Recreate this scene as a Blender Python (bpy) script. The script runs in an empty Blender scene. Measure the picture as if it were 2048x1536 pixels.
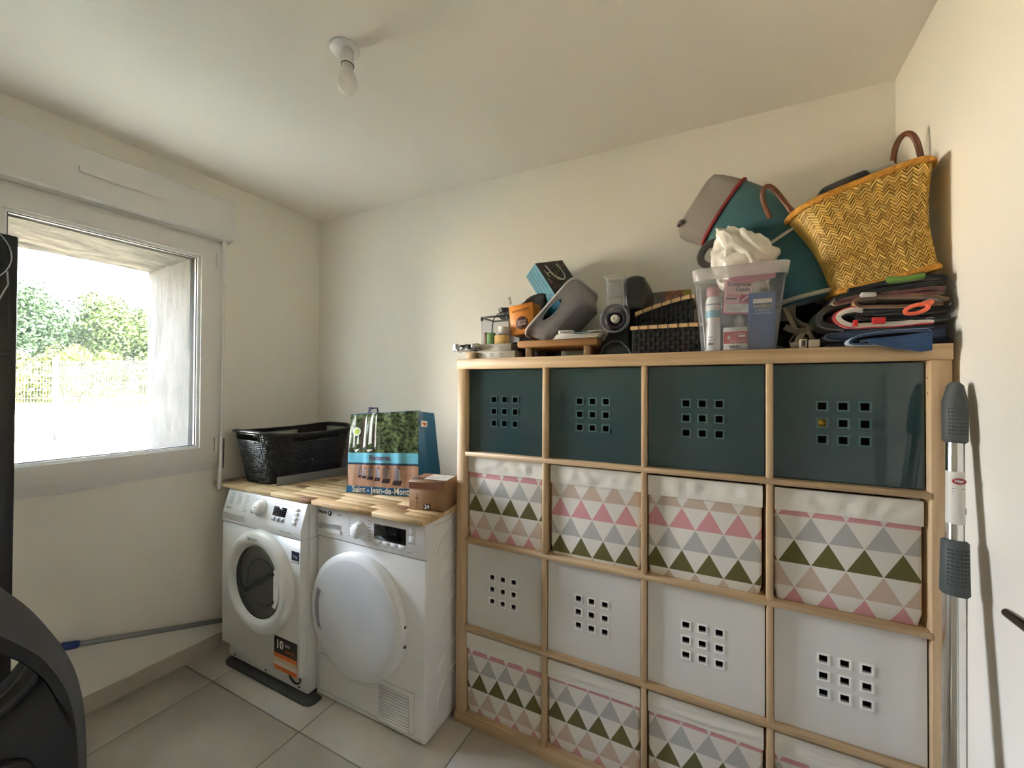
import bpy, bmesh, math, random
from mathutils import Matrix, Vector, noise
random.seed(7)
PI = math.pi
SC = bpy.context.scene
COL = SC.collection

# ------------------------------------------------------------------ camera
cam_d = bpy.data.cameras.new('camera')
cam = bpy.data.objects.new('camera', cam_d)
COL.objects.link(cam)
cam_d.sensor_width = 36.0
cam_d.lens = 798.45 * 36 / 2048
cam_d.clip_start = 0.02
cam_d.clip_end = 300
_rt = Vector((0.89654215, 0.44292826, 0.00516972))
_up = Vector((-0.000245245, -0.0111745592, 0.999937533))
_fw = Vector((-0.44295836, 0.89648742, 0.00990984))
cam.matrix_world = Matrix(((_rt.x, _up.x, -_fw.x, 0.92803),
                           (_rt.y, _up.y, -_fw.y, -1.36945),
                           (_rt.z, _up.z, -_fw.z, 1.35331),
                           (0, 0, 0, 1)))
SC.camera = cam

# ------------------------------------------------------------------ world, sun, exposure
W = bpy.data.worlds.new('sky'); SC.world = W; W.use_nodes = True
nt = W.node_tree; nt.nodes.clear()
wo = nt.nodes.new('ShaderNodeOutputWorld'); bg = nt.nodes.new('ShaderNodeBackground')
ramp = nt.nodes.new('ShaderNodeValToRGB'); tcw = nt.nodes.new('ShaderNodeTexCoord'); sx = nt.nodes.new('ShaderNodeSeparateXYZ')
nt.links.new(tcw.outputs['Generated'], sx.inputs[0]); nt.links.new(sx.outputs['Z'], ramp.inputs[0])
ramp.color_ramp.elements[0].position = 0.0; ramp.color_ramp.elements[0].color = (1.0, 0.985, 0.95, 1)
ramp.color_ramp.elements[1].position = 0.7; ramp.color_ramp.elements[1].color = (0.62, 0.76, 1.0, 1)
nt.links.new(ramp.outputs[0], bg.inputs[0]); bg.inputs[1].default_value = 13.0
nt.links.new(bg.outputs[0], wo.inputs[0])
sun_d = bpy.data.lights.new('sun', 'SUN'); sun_d.energy = 150.0; sun_d.angle = math.radians(1.0); sun_d.color = (1.0, 0.95, 0.85)
sun = bpy.data.objects.new('sun', sun_d); COL.objects.link(sun)
sun.rotation_euler = Vector((0.72, 0.30, 0.85)).to_track_quat('Z', 'Y').to_euler()
portal_d = bpy.data.lights.new('window_portal', 'AREA'); portal_d.shape = 'RECTANGLE'; portal_d.size = .82; portal_d.size_y = 1.1
portal_d.cycles.is_portal = True
portal = bpy.data.objects.new('window_portal', portal_d); COL.objects.link(portal)
portal.location = (-1.45, -0.60, 1.54); portal.rotation_euler = Vector((-1, 0.044, 0)).to_track_quat('Z', 'Y').to_euler()
vs = SC.view_settings
vs.view_transform = 'Standard'; vs.look = 'None'; vs.gamma = 1.0; vs.use_curve_mapping = False; vs.exposure = 2.32
SC.cycles.use_denoising = True
SC.cycles.max_bounces = 10; SC.cycles.diffuse_bounces = 8; SC.cycles.transparent_max_bounces = 16
SC.cycles.sample_clamp_indirect = 8.0
SC.cycles.caustics_reflective = False; SC.cycles.caustics_refractive = False

# ------------------------------------------------------------------ materials
MATS = {}
def _pr(m): return next(n for n in m.node_tree.nodes if n.type == 'BSDF_PRINCIPLED')
def mat(name, col, rough=0.6, metal=0.0, var=0.0, vscale=8.0, stretch=(1, 1, 1), bump=0.0, bscale=60.0, spec=0.5, coat=0.0, sheen=0.0, trans=0.0, alpha=1.0):
    if name in MATS: return MATS[name]
    m = bpy.data.materials.new(name); m.use_nodes = True; MATS[name] = m
    t = m.node_tree; b = _pr(m)
    b.inputs['Base Color'].default_value = (*col, 1); b.inputs['Roughness'].default_value = rough; b.inputs['Metallic'].default_value = metal
    b.inputs['Specular IOR Level'].default_value = spec; b.inputs['Coat Weight'].default_value = coat
    b.inputs['Sheen Weight'].default_value = sheen; b.inputs['Transmission Weight'].default_value = trans; b.inputs['Alpha'].default_value = alpha
    if var or bump:
        tc = t.nodes.new('ShaderNodeTexCoord'); mp = t.nodes.new('ShaderNodeMapping'); mp.inputs['Scale'].default_value = stretch
        t.links.new(tc.outputs['Object'], mp.inputs[0])
    if var:
        n = t.nodes.new('ShaderNodeTexNoise'); n.inputs['Scale'].default_value = vscale; n.inputs['Detail'].default_value = 5
        t.links.new(mp.outputs[0], n.inputs[0])
        r = t.nodes.new('ShaderNodeValToRGB'); r.color_ramp.elements[0].position = .3; r.color_ramp.elements[1].position = .7
        r.color_ramp.elements[0].color = (*[max(0, c * (1 - var)) for c in col], 1)
        r.color_ramp.elements[1].color = (*[min(1, c * (1 + var)) for c in col], 1)
        t.links.new(n.outputs[0], r.inputs[0]); t.links.new(r.outputs[0], b.inputs['Base Color'])
    if bump:
        n2 = t.nodes.new('ShaderNodeTexNoise'); n2.inputs['Scale'].default_value = bscale; n2.inputs['Detail'].default_value = 4
        t.links.new(mp.outputs[0], n2.inputs[0])
        bp = t.nodes.new('ShaderNodeBump'); bp.inputs['Strength'].default_value = bump; bp.inputs['Distance'].default_value = 0.01
        t.links.new(n2.outputs[0], bp.inputs['Height']); t.links.new(bp.outputs[0], b.inputs['Normal'])
    return m
def sheer(name, col, fac, rough=0.1):
    """clear plastic / glass: straight-through transparency mixed with a glossy coat"""
    if name in MATS: return MATS[name]
    m = bpy.data.materials.new(name); m.use_nodes = True; MATS[name] = m
    t = m.node_tree; b = _pr(m); out = next(n for n in t.nodes if n.type == 'OUTPUT_MATERIAL')
    b.inputs['Base Color'].default_value = (*col, 1); b.inputs['Roughness'].default_value = rough
    tr = t.nodes.new('ShaderNodeBsdfTransparent'); mx = t.nodes.new('ShaderNodeMixShader')
    fr = t.nodes.new('ShaderNodeFresnel'); fr.inputs[0].default_value = 1.45
    mt = t.nodes.new('ShaderNodeMath'); mt.operation = 'ADD'; mt.inputs[1].default_value = fac; mt.use_clamp = True
    t.links.new(fr.outputs[0], mt.inputs[0])
    t.links.new(mt.outputs[0], mx.inputs[0]); t.links.new(tr.outputs[0], mx.inputs[1]); t.links.new(b.outputs[0], mx.inputs[2]); t.links.new(mx.outputs[0], out.inputs[0])
    return m
def wood(name, c0, c1, axis, scale=1.0, rough=0.5, gr=1.0):
    """grain running along axis (0,1,2) in object space"""
    if name in MATS: return MATS[name]
    m = bpy.data.materials.new(name); m.use_nodes = True; MATS[name] = m
    t = m.node_tree; b = _pr(m); b.inputs['Roughness'].default_value = rough
    tc = t.nodes.new('ShaderNodeTexCoord'); mp = t.nodes.new('ShaderNodeMapping')
    s = [55 * scale] * 3; s[axis] = 2.2 * scale; mp.inputs['Scale'].default_value = s
    oi = t.nodes.new('ShaderNodeObjectInfo'); vm = t.nodes.new('ShaderNodeVectorMath'); vm.operation = 'ADD'
    t.links.new(tc.outputs['Object'], vm.inputs[0]); t.links.new(oi.outputs['Random'], vm.inputs[1])
    t.links.new(vm.outputs[0], mp.inputs[0])
    n = t.nodes.new('ShaderNodeTexNoise'); n.inputs['Scale'].default_value = 1.0; n.inputs['Detail'].default_value = 6; n.inputs['Distortion'].default_value = .6
    t.links.new(mp.outputs[0], n.inputs[0])
    r = t.nodes.new('ShaderNodeValToRGB'); r.color_ramp.elements[0].position = .32; r.color_ramp.elements[1].position = .68
    r.color_ramp.elements[0].color = (*c0, 1); r.color_ramp.elements[1].color = (*c1, 1)
    t.links.new(n.outputs[0], r.inputs[0]); t.links.new(r.outputs[0], b.inputs['Base Color'])
    bp = t.nodes.new('ShaderNodeBump'); bp.inputs['Strength'].default_value = .15 * gr; bp.inputs['Distance'].default_value = .002
    t.links.new(n.outputs[0], bp.inputs['Height']); t.links.new(bp.outputs[0], b.inputs['Normal'])
    return m

# ------------------------------------------------------------------ mesh helpers
class MB:
    def __init__(s): s.v = []; s.f = []; s.mi = []; s.sm = []; s.uv = {}
    def add(s, vs, fs, mi=0, smooth=False):
        o = len(s.v); s.v += [tuple(p) for p in vs]
        for f in fs: s.f.append([i + o for i in f]); s.mi.append(mi); s.sm.append(smooth)
        return s
    def box(s, x0, x1, y0, y1, z0, z1, mi=0):
        vs = [(x0, y0, z0), (x1, y0, z0), (x1, y1, z0), (x0, y1, z0), (x0, y0, z1), (x1, y0, z1), (x1, y1, z1), (x0, y1, z1)]
        return s.add(vs, [(0, 3, 2, 1), (4, 5, 6, 7), (0, 1, 5, 4), (1, 2, 6, 5), (2, 3, 7, 6), (3, 0, 4, 7)], mi)
    def rbox(s, x0, x1, y0, y1, z0, z1, r=.004, seg=2, mi=0):
        bm = bmesh.new(); bmesh.ops.create_cube(bm, size=1)
        for v in bm.verts: v.co = Vector(((x0 + x1) / 2 + v.co.x * (x1 - x0), (y0 + y1) / 2 + v.co.y * (y1 - y0), (z0 + z1) / 2 + v.co.z * (z1 - z0)))
        bmesh.ops.bevel(bm, geom=bm.edges[:], offset=r, segments=seg, affect='EDGES', profile=.5)
        bm.verts.index_update()
        s.add([v.co[:] for v in bm.verts], [[v.index for v in f.verts] for f in bm.faces], mi, True); bm.free(); return s
    def prism(s, poly, fn, d0, d1, mi=0, smooth=False):
        """poly 2D list; fn(a,b,d) -> 3D"""
        n = len(poly)
        vs = [fn(a, b, d0) for a, b in poly] + [fn(a, b, d1) for a, b in poly]
        fs = [[i, (i + 1) % n, n + (i + 1) % n, n + i] for i in range(n)]
        s.add(vs, fs, mi, smooth)
        s.add(vs, [list(range(n))[::-1], list(range(n, 2 * n))], mi); return s
    def loft(s, rings, mi=0, smooth=True, cap0=True, cap1=True, closed=True):
        n = len(rings[0]); vs = [p for r in rings for p in r]; fs = []
        for k in range(len(rings) - 1):
            for i in range(n if closed else n - 1):
                j = (i + 1) % n; fs.append((k * n + i, k * n + j, (k + 1) * n + j, (k + 1) * n + i))
        s.add(vs, fs, mi, smooth)
        if cap0: s.add(rings[0], [list(range(n))[::-1]], mi)
        if cap1: s.add(rings[-1], [list(range(n))], mi)
        return s
    def tube(s, path, r, n=8, mi=0, closed=False, cap=True, flat=None):
        P = [Vector(p) for p in path]; rs = r if isinstance(r, (list, tuple)) else [r] * len(P); rings = []
        m = len(P); ref = None
        for i in range(m):
            a = P[(i - 1) % m] if (closed or i > 0) else P[i]; b = P[(i + 1) % m] if (closed or i < m - 1) else P[i]
            t = (b - a).normalized()
            if ref is None: ref = Vector((0, 0, 1)) if abs(t.z) < .9 else Vector((1, 0, 0))
            u = (ref - t * ref.dot(t)).normalized(); ref = u; w = t.cross(u)
            fx, fy = flat if flat else (1, 1)
            rings.append([P[i] + u * (rs[i] * fx * math.cos(2 * PI * k / n)) + w * (rs[i] * fy * math.sin(2 * PI * k / n)) for k in range(n)])
        if closed: rings.append(rings[0]); cap = False
        return s.loft(rings, mi, True, cap, cap)
    def lathe(s, prof, M, n=32, mi=0, cap0=False, cap1=False):
        rings = [[M @ Vector((r * math.cos(2 * PI * k / n), r * math.sin(2 * PI * k / n), h)) for k in range(n)] for r, h in prof]
        return s.loft(rings, mi, True, cap0, cap1)
    def mesh(s, name):
        me = bpy.data.meshes.new(name); me.from_pydata(s.v, [], s.f)
        for i, p in enumerate(me.polygons): p.material_index = s.mi[i]; p.use_smooth = s.sm[i]
        bm = bmesh.new(); bm.from_mesh(me); bmesh.ops.recalc_face_normals(bm, faces=bm.faces[:]); bm.to_mesh(me); bm.free()
        me.update(); return me
def T(x, y, z): return Matrix.Translation((x, y, z))
def RX(d): return Matrix.Rotation(math.radians(d), 4, 'X')
def RY(d): return Matrix.Rotation(math.radians(d), 4, 'Y')
def RZ(d): return Matrix.Rotation(math.radians(d), 4, 'Z')
def FR(o, ux, uy):
    ux = Vector(ux).normalized(); uy = Vector(uy); uy = (uy - ux * uy.dot(ux)).normalized(); uz = ux.cross(uy)
    return Matrix(((ux.x, uy.x, uz.x, o[0]), (ux.y, uy.y, uz.y, o[1]), (ux.z, uy.z, uz.z, o[2]), (0, 0, 0, 1)))
def wm(o):
    m = o.matrix_basis.copy()
    while o.parent: o = o.parent; m = o.matrix_basis @ m
    return m
def obj(name, mb, mats, parent=None, M=None, origin=None, smooth_angle=None):
    me = mb.mesh(name) if isinstance(mb, MB) else mb
    if not isinstance(mats, (list, tuple)): mats = [mats]
    for m in mats: me.materials.append(m)
    if M is not None: me.transform(M)
    o = bpy.data.objects.new(name, me); COL.objects.link(o)
    if parent is not None:
        o.parent = parent; me.transform(wm(parent).inverted())
    elif origin is not None:
        me.transform(T(*origin).inverted()); o.location = origin
    return o
def thing(name, label, cat, loc, group=None, rotz=0):
    o = bpy.data.objects.new(name, None); COL.objects.link(o); o.location = loc; o.rotation_euler = (0, 0, rotz); o.empty_display_size = .05
    o['label'] = label; o['category'] = cat
    if group: o['group'] = group
    return o
def tag(o, label, cat, group=None, kind=None):
    o['label'] = label; o['category'] = cat
    if group: o['group'] = group
    if kind: o['kind'] = kind
    return o
def struct(name, mb, m, parent=None, **k):
    o = obj(name, mb, m, parent, **k)
    if parent is None: o['kind'] = 'structure'
    return o
def stext(body): return body
def text(name, body, size, M, m, parent, align='CENTER', ext=.0002, bold=0.0, sx=1.0):
    """M maps text plane (x right, y up, z out) to world"""
    c = bpy.data.curves.new(name, 'FONT'); c.body = body; c.size = size; c.align_x = align; c.align_y = 'CENTER'; c.extrude = ext; c.offset = bold; c.resolution_u = 2
    t = bpy.data.objects.new(name, c); me = bpy.data.meshes.new_from_object(t); bpy.data.objects.remove(t); bpy.data.curves.remove(c)
    me.name = name
    if sx != 1: me.transform(Matrix.Diagonal((sx, 1, 1, 1)))
    return obj(name, me, m, parent, M=M)
# front facing text plane at (x,y,z): x right, z up, out = -y
def TF(x, y, z): return Matrix(((1, 0, 0, x), (0, 0, -1, y), (0, 1, 0, z), (0, 0, 0, 1)))
def crumple(me, amp, sc, seed=0):
    for v in me.vertices:
        n = noise.noise_vector((v.co + Vector((seed * 3.1, seed * 1.7, seed))) * sc); v.co += Vector(n) * amp
    me.update(); return me
def subdiv(mb, cuts):
    me = mb.mesh('t'); bm = bmesh.new(); bm.from_mesh(me)
    bmesh.ops.subdivide_edges(bm, edges=bm.edges[:], cuts=cuts, use_grid_fill=True); bm.to_mesh(me); bm.free(); return me

# common materials
WALL = mat('wall_paint', (.87, .84, .77), .9, bump=.03, bscale=180)
CEIL = mat('ceiling_paint', (.86, .825, .76), .95, bump=.02, bscale=150)
PVC = mat('white_pvc', (.78, .77, .75), .35)
WHITE = mat('white_enamel', (.80, .80, .79), .28)
WHITEP = mat('white_plastic', (.78, .78, .78), .35)
BLACKG = mat('black_gloss', (.004, .004, .005), .12)
BLACKM = mat('black_matte', (.012, .012, .013), .55)
GREYT = mat('grey_print', (.25, .26, .28), .6)
STEEL = mat('brushed_steel', (.62, .62, .62), .32, 1.0)
OAK = [wood('oak_grain_%s' % 'xyz'[a], (.44, .30, .165), (.62, .45, .27), a, 1.0, .5) for a in range(3)]

def thing_struct(name, loc):
    o = bpy.data.objects.new(name, None); COL.objects.link(o); o.location = loc; o['kind'] = 'structure'; return o
# ------------------------------------------------------------------ room shell
P0 = Vector((-1.332, .39, 0)); DW = Vector((-.044, -1, 0)).normalized(); NW = Vector((1, -.044, 0)).normalized()
def LW(s, n, z): p = P0 + DW * s + NW * n; return (p.x, p.y, z)      # left wall frame: s along the wall toward the camera, n into the room
CBL = P0; CBR = Vector((1.502, .435, 0)); H = 2.42
YB = -2.6
def lwx(y): return P0.x + .044 * (y - P0.y)
def rwx(y): return CBR.x + .044 * (y - CBR.y)
def wall_prism(pts, z0=-.02, z1=H + .0): 
    return MB().prism(pts, lambda a, b, d: (a, b, d), z0, z1)
th = .22
struct('wall_back', wall_prism([(CBL.x - th, CBL.y - .01), (CBR.x + th, CBR.y + .003), (CBR.x + th, CBR.y + th), (CBL.x - th, CBL.y + th)]), WALL)
struct('wall_right', wall_prism([(rwx(YB), YB), (CBR.x, CBR.y), (CBR.x + th, CBR.y), (rwx(YB) + th, YB)]), WALL)
struct('wall_front', wall_prism([(lwx(YB) - th, YB - th), (rwx(YB) + th, YB - th), (rwx(YB) + th, YB), (lwx(YB) - th, YB)]), WALL)
# left wall with the window opening: s .58 .. 2.08, z .965 .. 2.09 ; outer part is thick rough concrete
S0, S1, Z0, Z1, TH = .60, 1.37, .985, 2.085, .53
mb = MB()
def lbox(mb, s0, s1, n0, n1, z0, z1, mi=0):
    c = [LW(s, n, z) for z in (z0, z1) for s, n in ((s0, n0), (s1, n0), (s1, n1), (s0, n1))]
    return mb.add(c, [(0, 3, 2, 1), (4, 5, 6, 7), (0, 1, 5, 4), (1, 2, 6, 5), (2, 3, 7, 6), (3, 0, 4, 7)], mi)
lbox(mb, -.0, S0, -.05, 0, -.02, H); lbox(mb, S1, 3.02, -.05, 0, -.02, H); lbox(mb, S0, S1, -.05, 0, -.02, Z0); lbox(mb, S0, S1, -.05, 0, Z1, H)
struct('wall_left', mb, WALL)
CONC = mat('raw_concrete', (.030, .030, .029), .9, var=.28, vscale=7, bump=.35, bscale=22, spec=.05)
def conc_block(s0, s1, n0, n1, z0, z1, cuts, seed):
    mb = lbox(MB(), s0, s1, n0, n1, z0, z1); me = subdiv(mb, cuts)
    for v in me.vertices:
        nz = noise.fractal(v.co * 9 + Vector((seed, 0, 0)), 1.0, 2.0, 3)
        v.co += Vector((0, -1, 0)) * (nz * .006 if s1 <= .69 else 0) + Vector((0, 0, -1)) * (nz * .006 if z0 >= 1.9 else 0)
    return me
t_con = bpy.data.objects.new('wall_exterior', None); COL.objects.link(t_con); t_con['kind'] = 'structure'
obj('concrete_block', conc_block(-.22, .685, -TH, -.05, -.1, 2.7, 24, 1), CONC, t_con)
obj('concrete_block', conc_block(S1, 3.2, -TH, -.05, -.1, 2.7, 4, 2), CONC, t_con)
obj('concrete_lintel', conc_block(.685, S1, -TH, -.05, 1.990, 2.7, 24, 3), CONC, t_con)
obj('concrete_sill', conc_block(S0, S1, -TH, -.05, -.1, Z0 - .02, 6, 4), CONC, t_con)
struct('shadow_caster', MB().box(-1.9, 6.0, -8.0, 9.0, H + .30, 6.2), mat('shadow_caster_plain', (.6, .58, .54), .9))  # added unseen mass above the room, widens the shadow on the ground outside
struct('ceiling', MB().box(-1.8, 1.8, YB - .2, .7, H, H + .25), CEIL)
# floor: grout bed and 60 cm tiles
GROUT = mat('grout', (.20, .18, .155), .9)
TILE = mat('floor_tile_stone', (.44, .40, .345), .42, var=.10, vscale=5, bump=.03, bscale=90)
fl = struct('floor', MB().box(-1.42, 1.52, YB, .44, -.06, -.0015), GROUT)
g = .0025
for i in range(-3, 4):
    for j in range(-5, 3):
        x0 = -.515 + .6 * i; y0 = -.32 + .6 * j
        x1, y1 = min(x0 + .6, 1.50), min(y0 + .6, .43); x0, y0 = max(x0, -1.40), max(y0, YB + .01)
        if x1 - x0 < .02 or y1 - y0 < .02: continue
        obj('tile', MB().rbox(x0 + g, x1 - g, y0 + g, y1 - g, -.03, 0, .0012, 1), TILE, fl)
# skirting tiles
BT = mat('skirting_tile_stone', (.52, .47, .40), .45, var=.08, vscale=6)
bl = thing('baseboard_left', '', '', (0, 0, 0)); del bl['label'], bl['category']; bl['kind'] = 'structure'
for s0, s1 in ((.003, .555), (.559, 1.155), (1.159, 1.755), (1.759, 2.355), (2.359, 2.95)):
    obj('tile', lbox(MB(), s0, s1, .0, .009, 0.0, .072), BT, bl)
br = thing('baseboard_right', '', '', (0, 0, 0)); del br['label'], br['category']; br['kind'] = 'structure'
y = .40
while y > -2.4:
    y2 = max(y - .596, -2.55)
    obj('tile', MB().prism([(rwx(y) - .009, y), (rwx(y) - .0, y), (rwx(y2), y2), (rwx(y2) - .009, y2)], lambda a, b, d: (a, b, d), 0, .072), BT, br); y = y2 - .004

# ------------------------------------------------------------------ window
GLASS = sheer('window_glass', (.9, .95, .95), .0, .02)
win = thing('window_1', '', '', LW(1.3, 0, 1.0)); del win['label'], win['category']; win['kind'] = 'structure'
mb = MB()
SF0, SF1, ZF0, ZF1 = .570, 1.39, .972, 2.105
for a in ((SF0, SF0 + .045, ZF0, ZF1), (SF1 - .045, SF1, ZF0, ZF1)): lbox(mb, a[0], a[1], -.05, .012, a[2], a[3])
lbox(mb, SF0 + .045, SF1 - .045, -.05, .012, ZF0, ZF0 + .03); lbox(mb, SF0 + .045, SF1 - .045, -.05, .012, ZF1 - .03, ZF1)
obj('window_frame', mb, PVC, win)
for k, (a, b) in enumerate(((.605, 1.350),)):
    mb = MB(); w = .062; za, zb = 1.000, 2.078
    n0, n1 = -.035, .024
    lbox(mb, a, a + w, n0, n1, za, zb); lbox(mb, b - w, b, n0, n1, za, zb); lbox(mb, a + w, b - w, n0, n1, za, za + .048); lbox(mb, a + w, b - w, n0, n1, zb - .072, zb)
    o = obj('sash', mb, PVC, win)
    mb = MB(); q = .012                                      # sloped bead and dark gasket round the pane
    ga, gb, gza, gzb = a + w, b - w, za + .048, zb - .072
    for (s0, s1, z0, z1) in ((ga, ga + q, gza, gzb), (gb - q, gb, gza, gzb), (ga, gb, gza, gza + q), (ga, gb, gzb - q, gzb)):
        lbox(mb, s0, s1, .0, .012, z0, z1)
    obj('glazing_bead', mb, WHITEP, win)
    mb = MB()
    for (s0, s1, z0, z1) in ((ga + q, ga + q + .004, gza, gzb), (gb - q - .004, gb - q, gza, gzb), (ga, gb, gza + q, gza + q + .004), (ga, gb, gzb - q - .004, gzb - q)):
        lbox(mb, s0, s1, -.012, .003, z0, z1)
    obj('gasket', mb, mat('gasket_rubber', (.06, .06, .07), .6), win)
    obj('pane', lbox(MB(), ga, gb, -.014, -.010, gza, gzb), GLASS, win)
for z in (1.055, 2.00):
    obj('hinge_cover', lbox(MB(), .588, .602, .012, .028, z - .035, z + .035), PVC, win)
obj('window_sill', lbox(MB(), .555, 1.41, -.0, .007, .928, .972), mat('sill_pvc', (.74, .73, .71), .5), win)
# shutter box above
sb = thing('shutter_box', 'white roller shutter casing mounted on the wall above the window', 'shutter box', LW(1.3, .03, 2.11))
mb = MB()
prof = [(0, 2.112), (.040, 2.112), (.052, 2.120), (.052, 2.312), (.044, 2.318), (0, 2.318)]
mb.prism(prof, lambda a, b, d: LW(d, a, b), .530, 1.43); obj('casing', mb, PVC, sb)
obj('lower_lip', lbox(MB(), .545, 1.42, 0, .034, 2.100, 2.112), mat('shade_pvc', (.62, .61, .59), .4), sb)
mb = MB(); pts = [(.800 + .01 * math.cos(t), 2.222 + .01 * math.sin(t)) for t in [PI / 2 + PI * k / 6 for k in range(7)]]
p2 = [(1.105, 2.232), (1.105, 2.210)]
mb.prism([(.795, 2.210), (.795, 2.230), (.800, 2.234), (1.100, 2.234), (1.105, 2.230), (1.105, 2.210), (1.100, 2.207), (.800, 2.207)], lambda a, b, d: LW(a, d, b), .052, .066)
obj('air_vent', mb, PVC, sb)
# crank
ck = thing('shutter_crank', 'white hanging shutter crank rod beside the window frame', 'crank', LW(.565, .03, 1.0))
obj('rod', MB().tube([LW(.572, .035, 2.09), LW(.572, .038, 1.95), LW(.576, .036, 1.09)], .005, 8), PVC, ck)
obj('universal_joint', MB().tube([LW(.568, .03, 2.112), LW(.572, .036, 2.098), LW(.572, .035, 2.06), LW(.572, .036, 2.05)], [.008, .011, .009, .006], 8), PVC, ck)
obj('grip', MB().tube([LW(.578, .036, 1.10), LW(.580, .043, 1.0), LW(.590, .060, .93), LW(.597, .065, .835)], [.007, .007, .0085, .0085], 10), PVC, ck)
obj('hinge_bar', MB().tube([LW(.570, .045, 1.085), LW(.578, .058, .935)], .0035, 6), mat('dark_steel', (.08, .08, .1), .4, .8), ck)
# dent in the wall beside the crank is only paint wear; door on the right wall, just outside the picture
dr = thing('door_1', '', '', (rwx(-.7), -.7, 0)); del dr['label'], dr['category']; dr['kind'] = 'structure'
DP = mat('door_paint', (.74, .73, .70), .5)
def RWf(y0, n): return (rwx(y0) - n, y0)
def rbx(y0, y1, n0, n1, z0, z1):
    a = [(rwx(y0) - n0, y0), (rwx(y1) - n0, y1), (rwx(y1) - n1, y1), (rwx(y0) - n1, y0)]
    return MB().prism(a, lambda p, q, d: (p, q, d), z0, z1)
obj('door_leaf', rbx(-.42, -1.14, 0, .018, .005, 2.03), DP, dr)
obj('door_frame', rbx(-.36, -.42, 0, .03, 0, 2.09), DP, dr); obj('door_frame', rbx(-1.14, -1.20, 0, .03, 0, 2.09), DP, dr); obj('door_frame', rbx(-.42, -1.14, 0, .03, 2.03, 2.09), DP, dr)
BR = mat('bronze_metal', (.10, .075, .055), .22, 1.0)
hx = rwx(-.46)
mb = MB().tube([(hx - .015, -.485, .97), (hx - .055, -.485, .97), (hx - .066, -.47, .969), (hx - .066, -.42, .966), (hx - .062, -.345, .960)], [.010, .010, .011, .0105, .008], 10)
mb.tube([(hx - .0, -.485, .97), (hx - .02, -.485, .97)], .026, 16)
obj('door_handle', mb, BR, dr)

# ------------------------------------------------------------------ ceiling lamp
lp = thing('ceiling_lamp', 'bare bulb in a white lampholder hanging from a ceiling rose', 'lamp', (-.103, -.486, H))
obj('ceiling_rose', MB().lathe([(0, 0), (.044, 0), (.045, -.004), (.041, -.009), (.0, -.010)], T(-.103, -.486, H), 36), WHITEP, lp)
L = FR((-.096, -.484, H - .012), (1, 0, .02), (0, 1, 0))
mb = MB().lathe([(0, 0), (.017, 0), (.018, -.02), (.0165, -.035), (.019, -.037), (.019, -.047), (.017, -.049)], T(-.092, -.484, H - .008), 24)
obj('lampholder', mb, WHITEP, lp)
obj('dark_ring', MB().lathe([(.0185, -.045), (.0195, -.046), (.0195, -.048), (.0175, -.0485)], T(-.092, -.484, H - .008), 24), mat('shadow_gap', (.08, .07, .06), .7), lp)
obj('earth_terminal', MB().box(-.122, -.114, -.488, -.480, H - .055, H - .010).tube([(-.118, -.484, H - .055), (-.110, -.484, H - .062)], .004, 6), WHITEP, lp)
BULB = sheer('pearl_bulb_glass', (.95, .94, .92), .40, .12)
mb = MB().lathe([(.0155, -.045), (.016, -.060), (.017, -.068), (.024, -.082), (.0295, -.097), (.030, -.110), (.0265, -.126), (.017, -.138), (.006, -.142), (0, -.1425)], T(-.092, -.484, H - .004), 32)
obj('bulb', mb, BULB, lp)
obj('bulb_cap', MB().lathe([(.0, -.045), (.0150, -.045), (.0150, -.066), (.0, -.066)], T(-.092, -.484, H - .004), 24), WHITEP, lp)

# ------------------------------------------------------------------ shelf unit (4 x 4)
sh = thing('cube_shelf', 'oak-coloured four by four cube shelf unit against the back wall', 'shelf', (0.735, .195, 0))
D = .39
ox, oy, oz = OAK
obj('top_panel', MB().rbox(0, 1.47, -.002, D, 1.429, 1.47, .0012, 1), ox, sh)
obj('bottom_panel', MB().rbox(-.004, 1.474, -.002, D, 0, .041, .0012, 1), ox, sh)
for a in (.0015, 1.4290): obj('side_panel', MB().rbox(a, a + .0395, .001, D, .041, 1.429, .001, 1), oz, sh)
XO = [.041, .392, .743, 1.094]; ZO = [.041, .392, .743, 1.094]
for k in range(3): obj('shelf_board', MB().rbox(.0405, 1.4295, .0, D - .01, .376 + .351 * k, .392 + .351 * k, .0008, 1), ox, sh)
for i in range(3):
    for k in range(4):
        z0 = ZO[k]; obj('divider', MB().rbox(.376 + .351 * i, .392 + .351 * i, .0012, D - .01, z0, z0 + .335, .0008, 1), oz, sh)
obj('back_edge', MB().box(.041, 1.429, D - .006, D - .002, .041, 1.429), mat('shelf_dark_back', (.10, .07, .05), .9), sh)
mb = MB()
for z in (1.385, 1.345): obj('peg_hole', MB().lathe([(0, 0), (.0025, 0), (.0025, .0006), (0, .0006)], FR((1.4288, .017, z), (0, 1, 0), (0, 0, 1)), 8), mat('peg_hole_dark', (.10, .06, .03), .8), sh)

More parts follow.
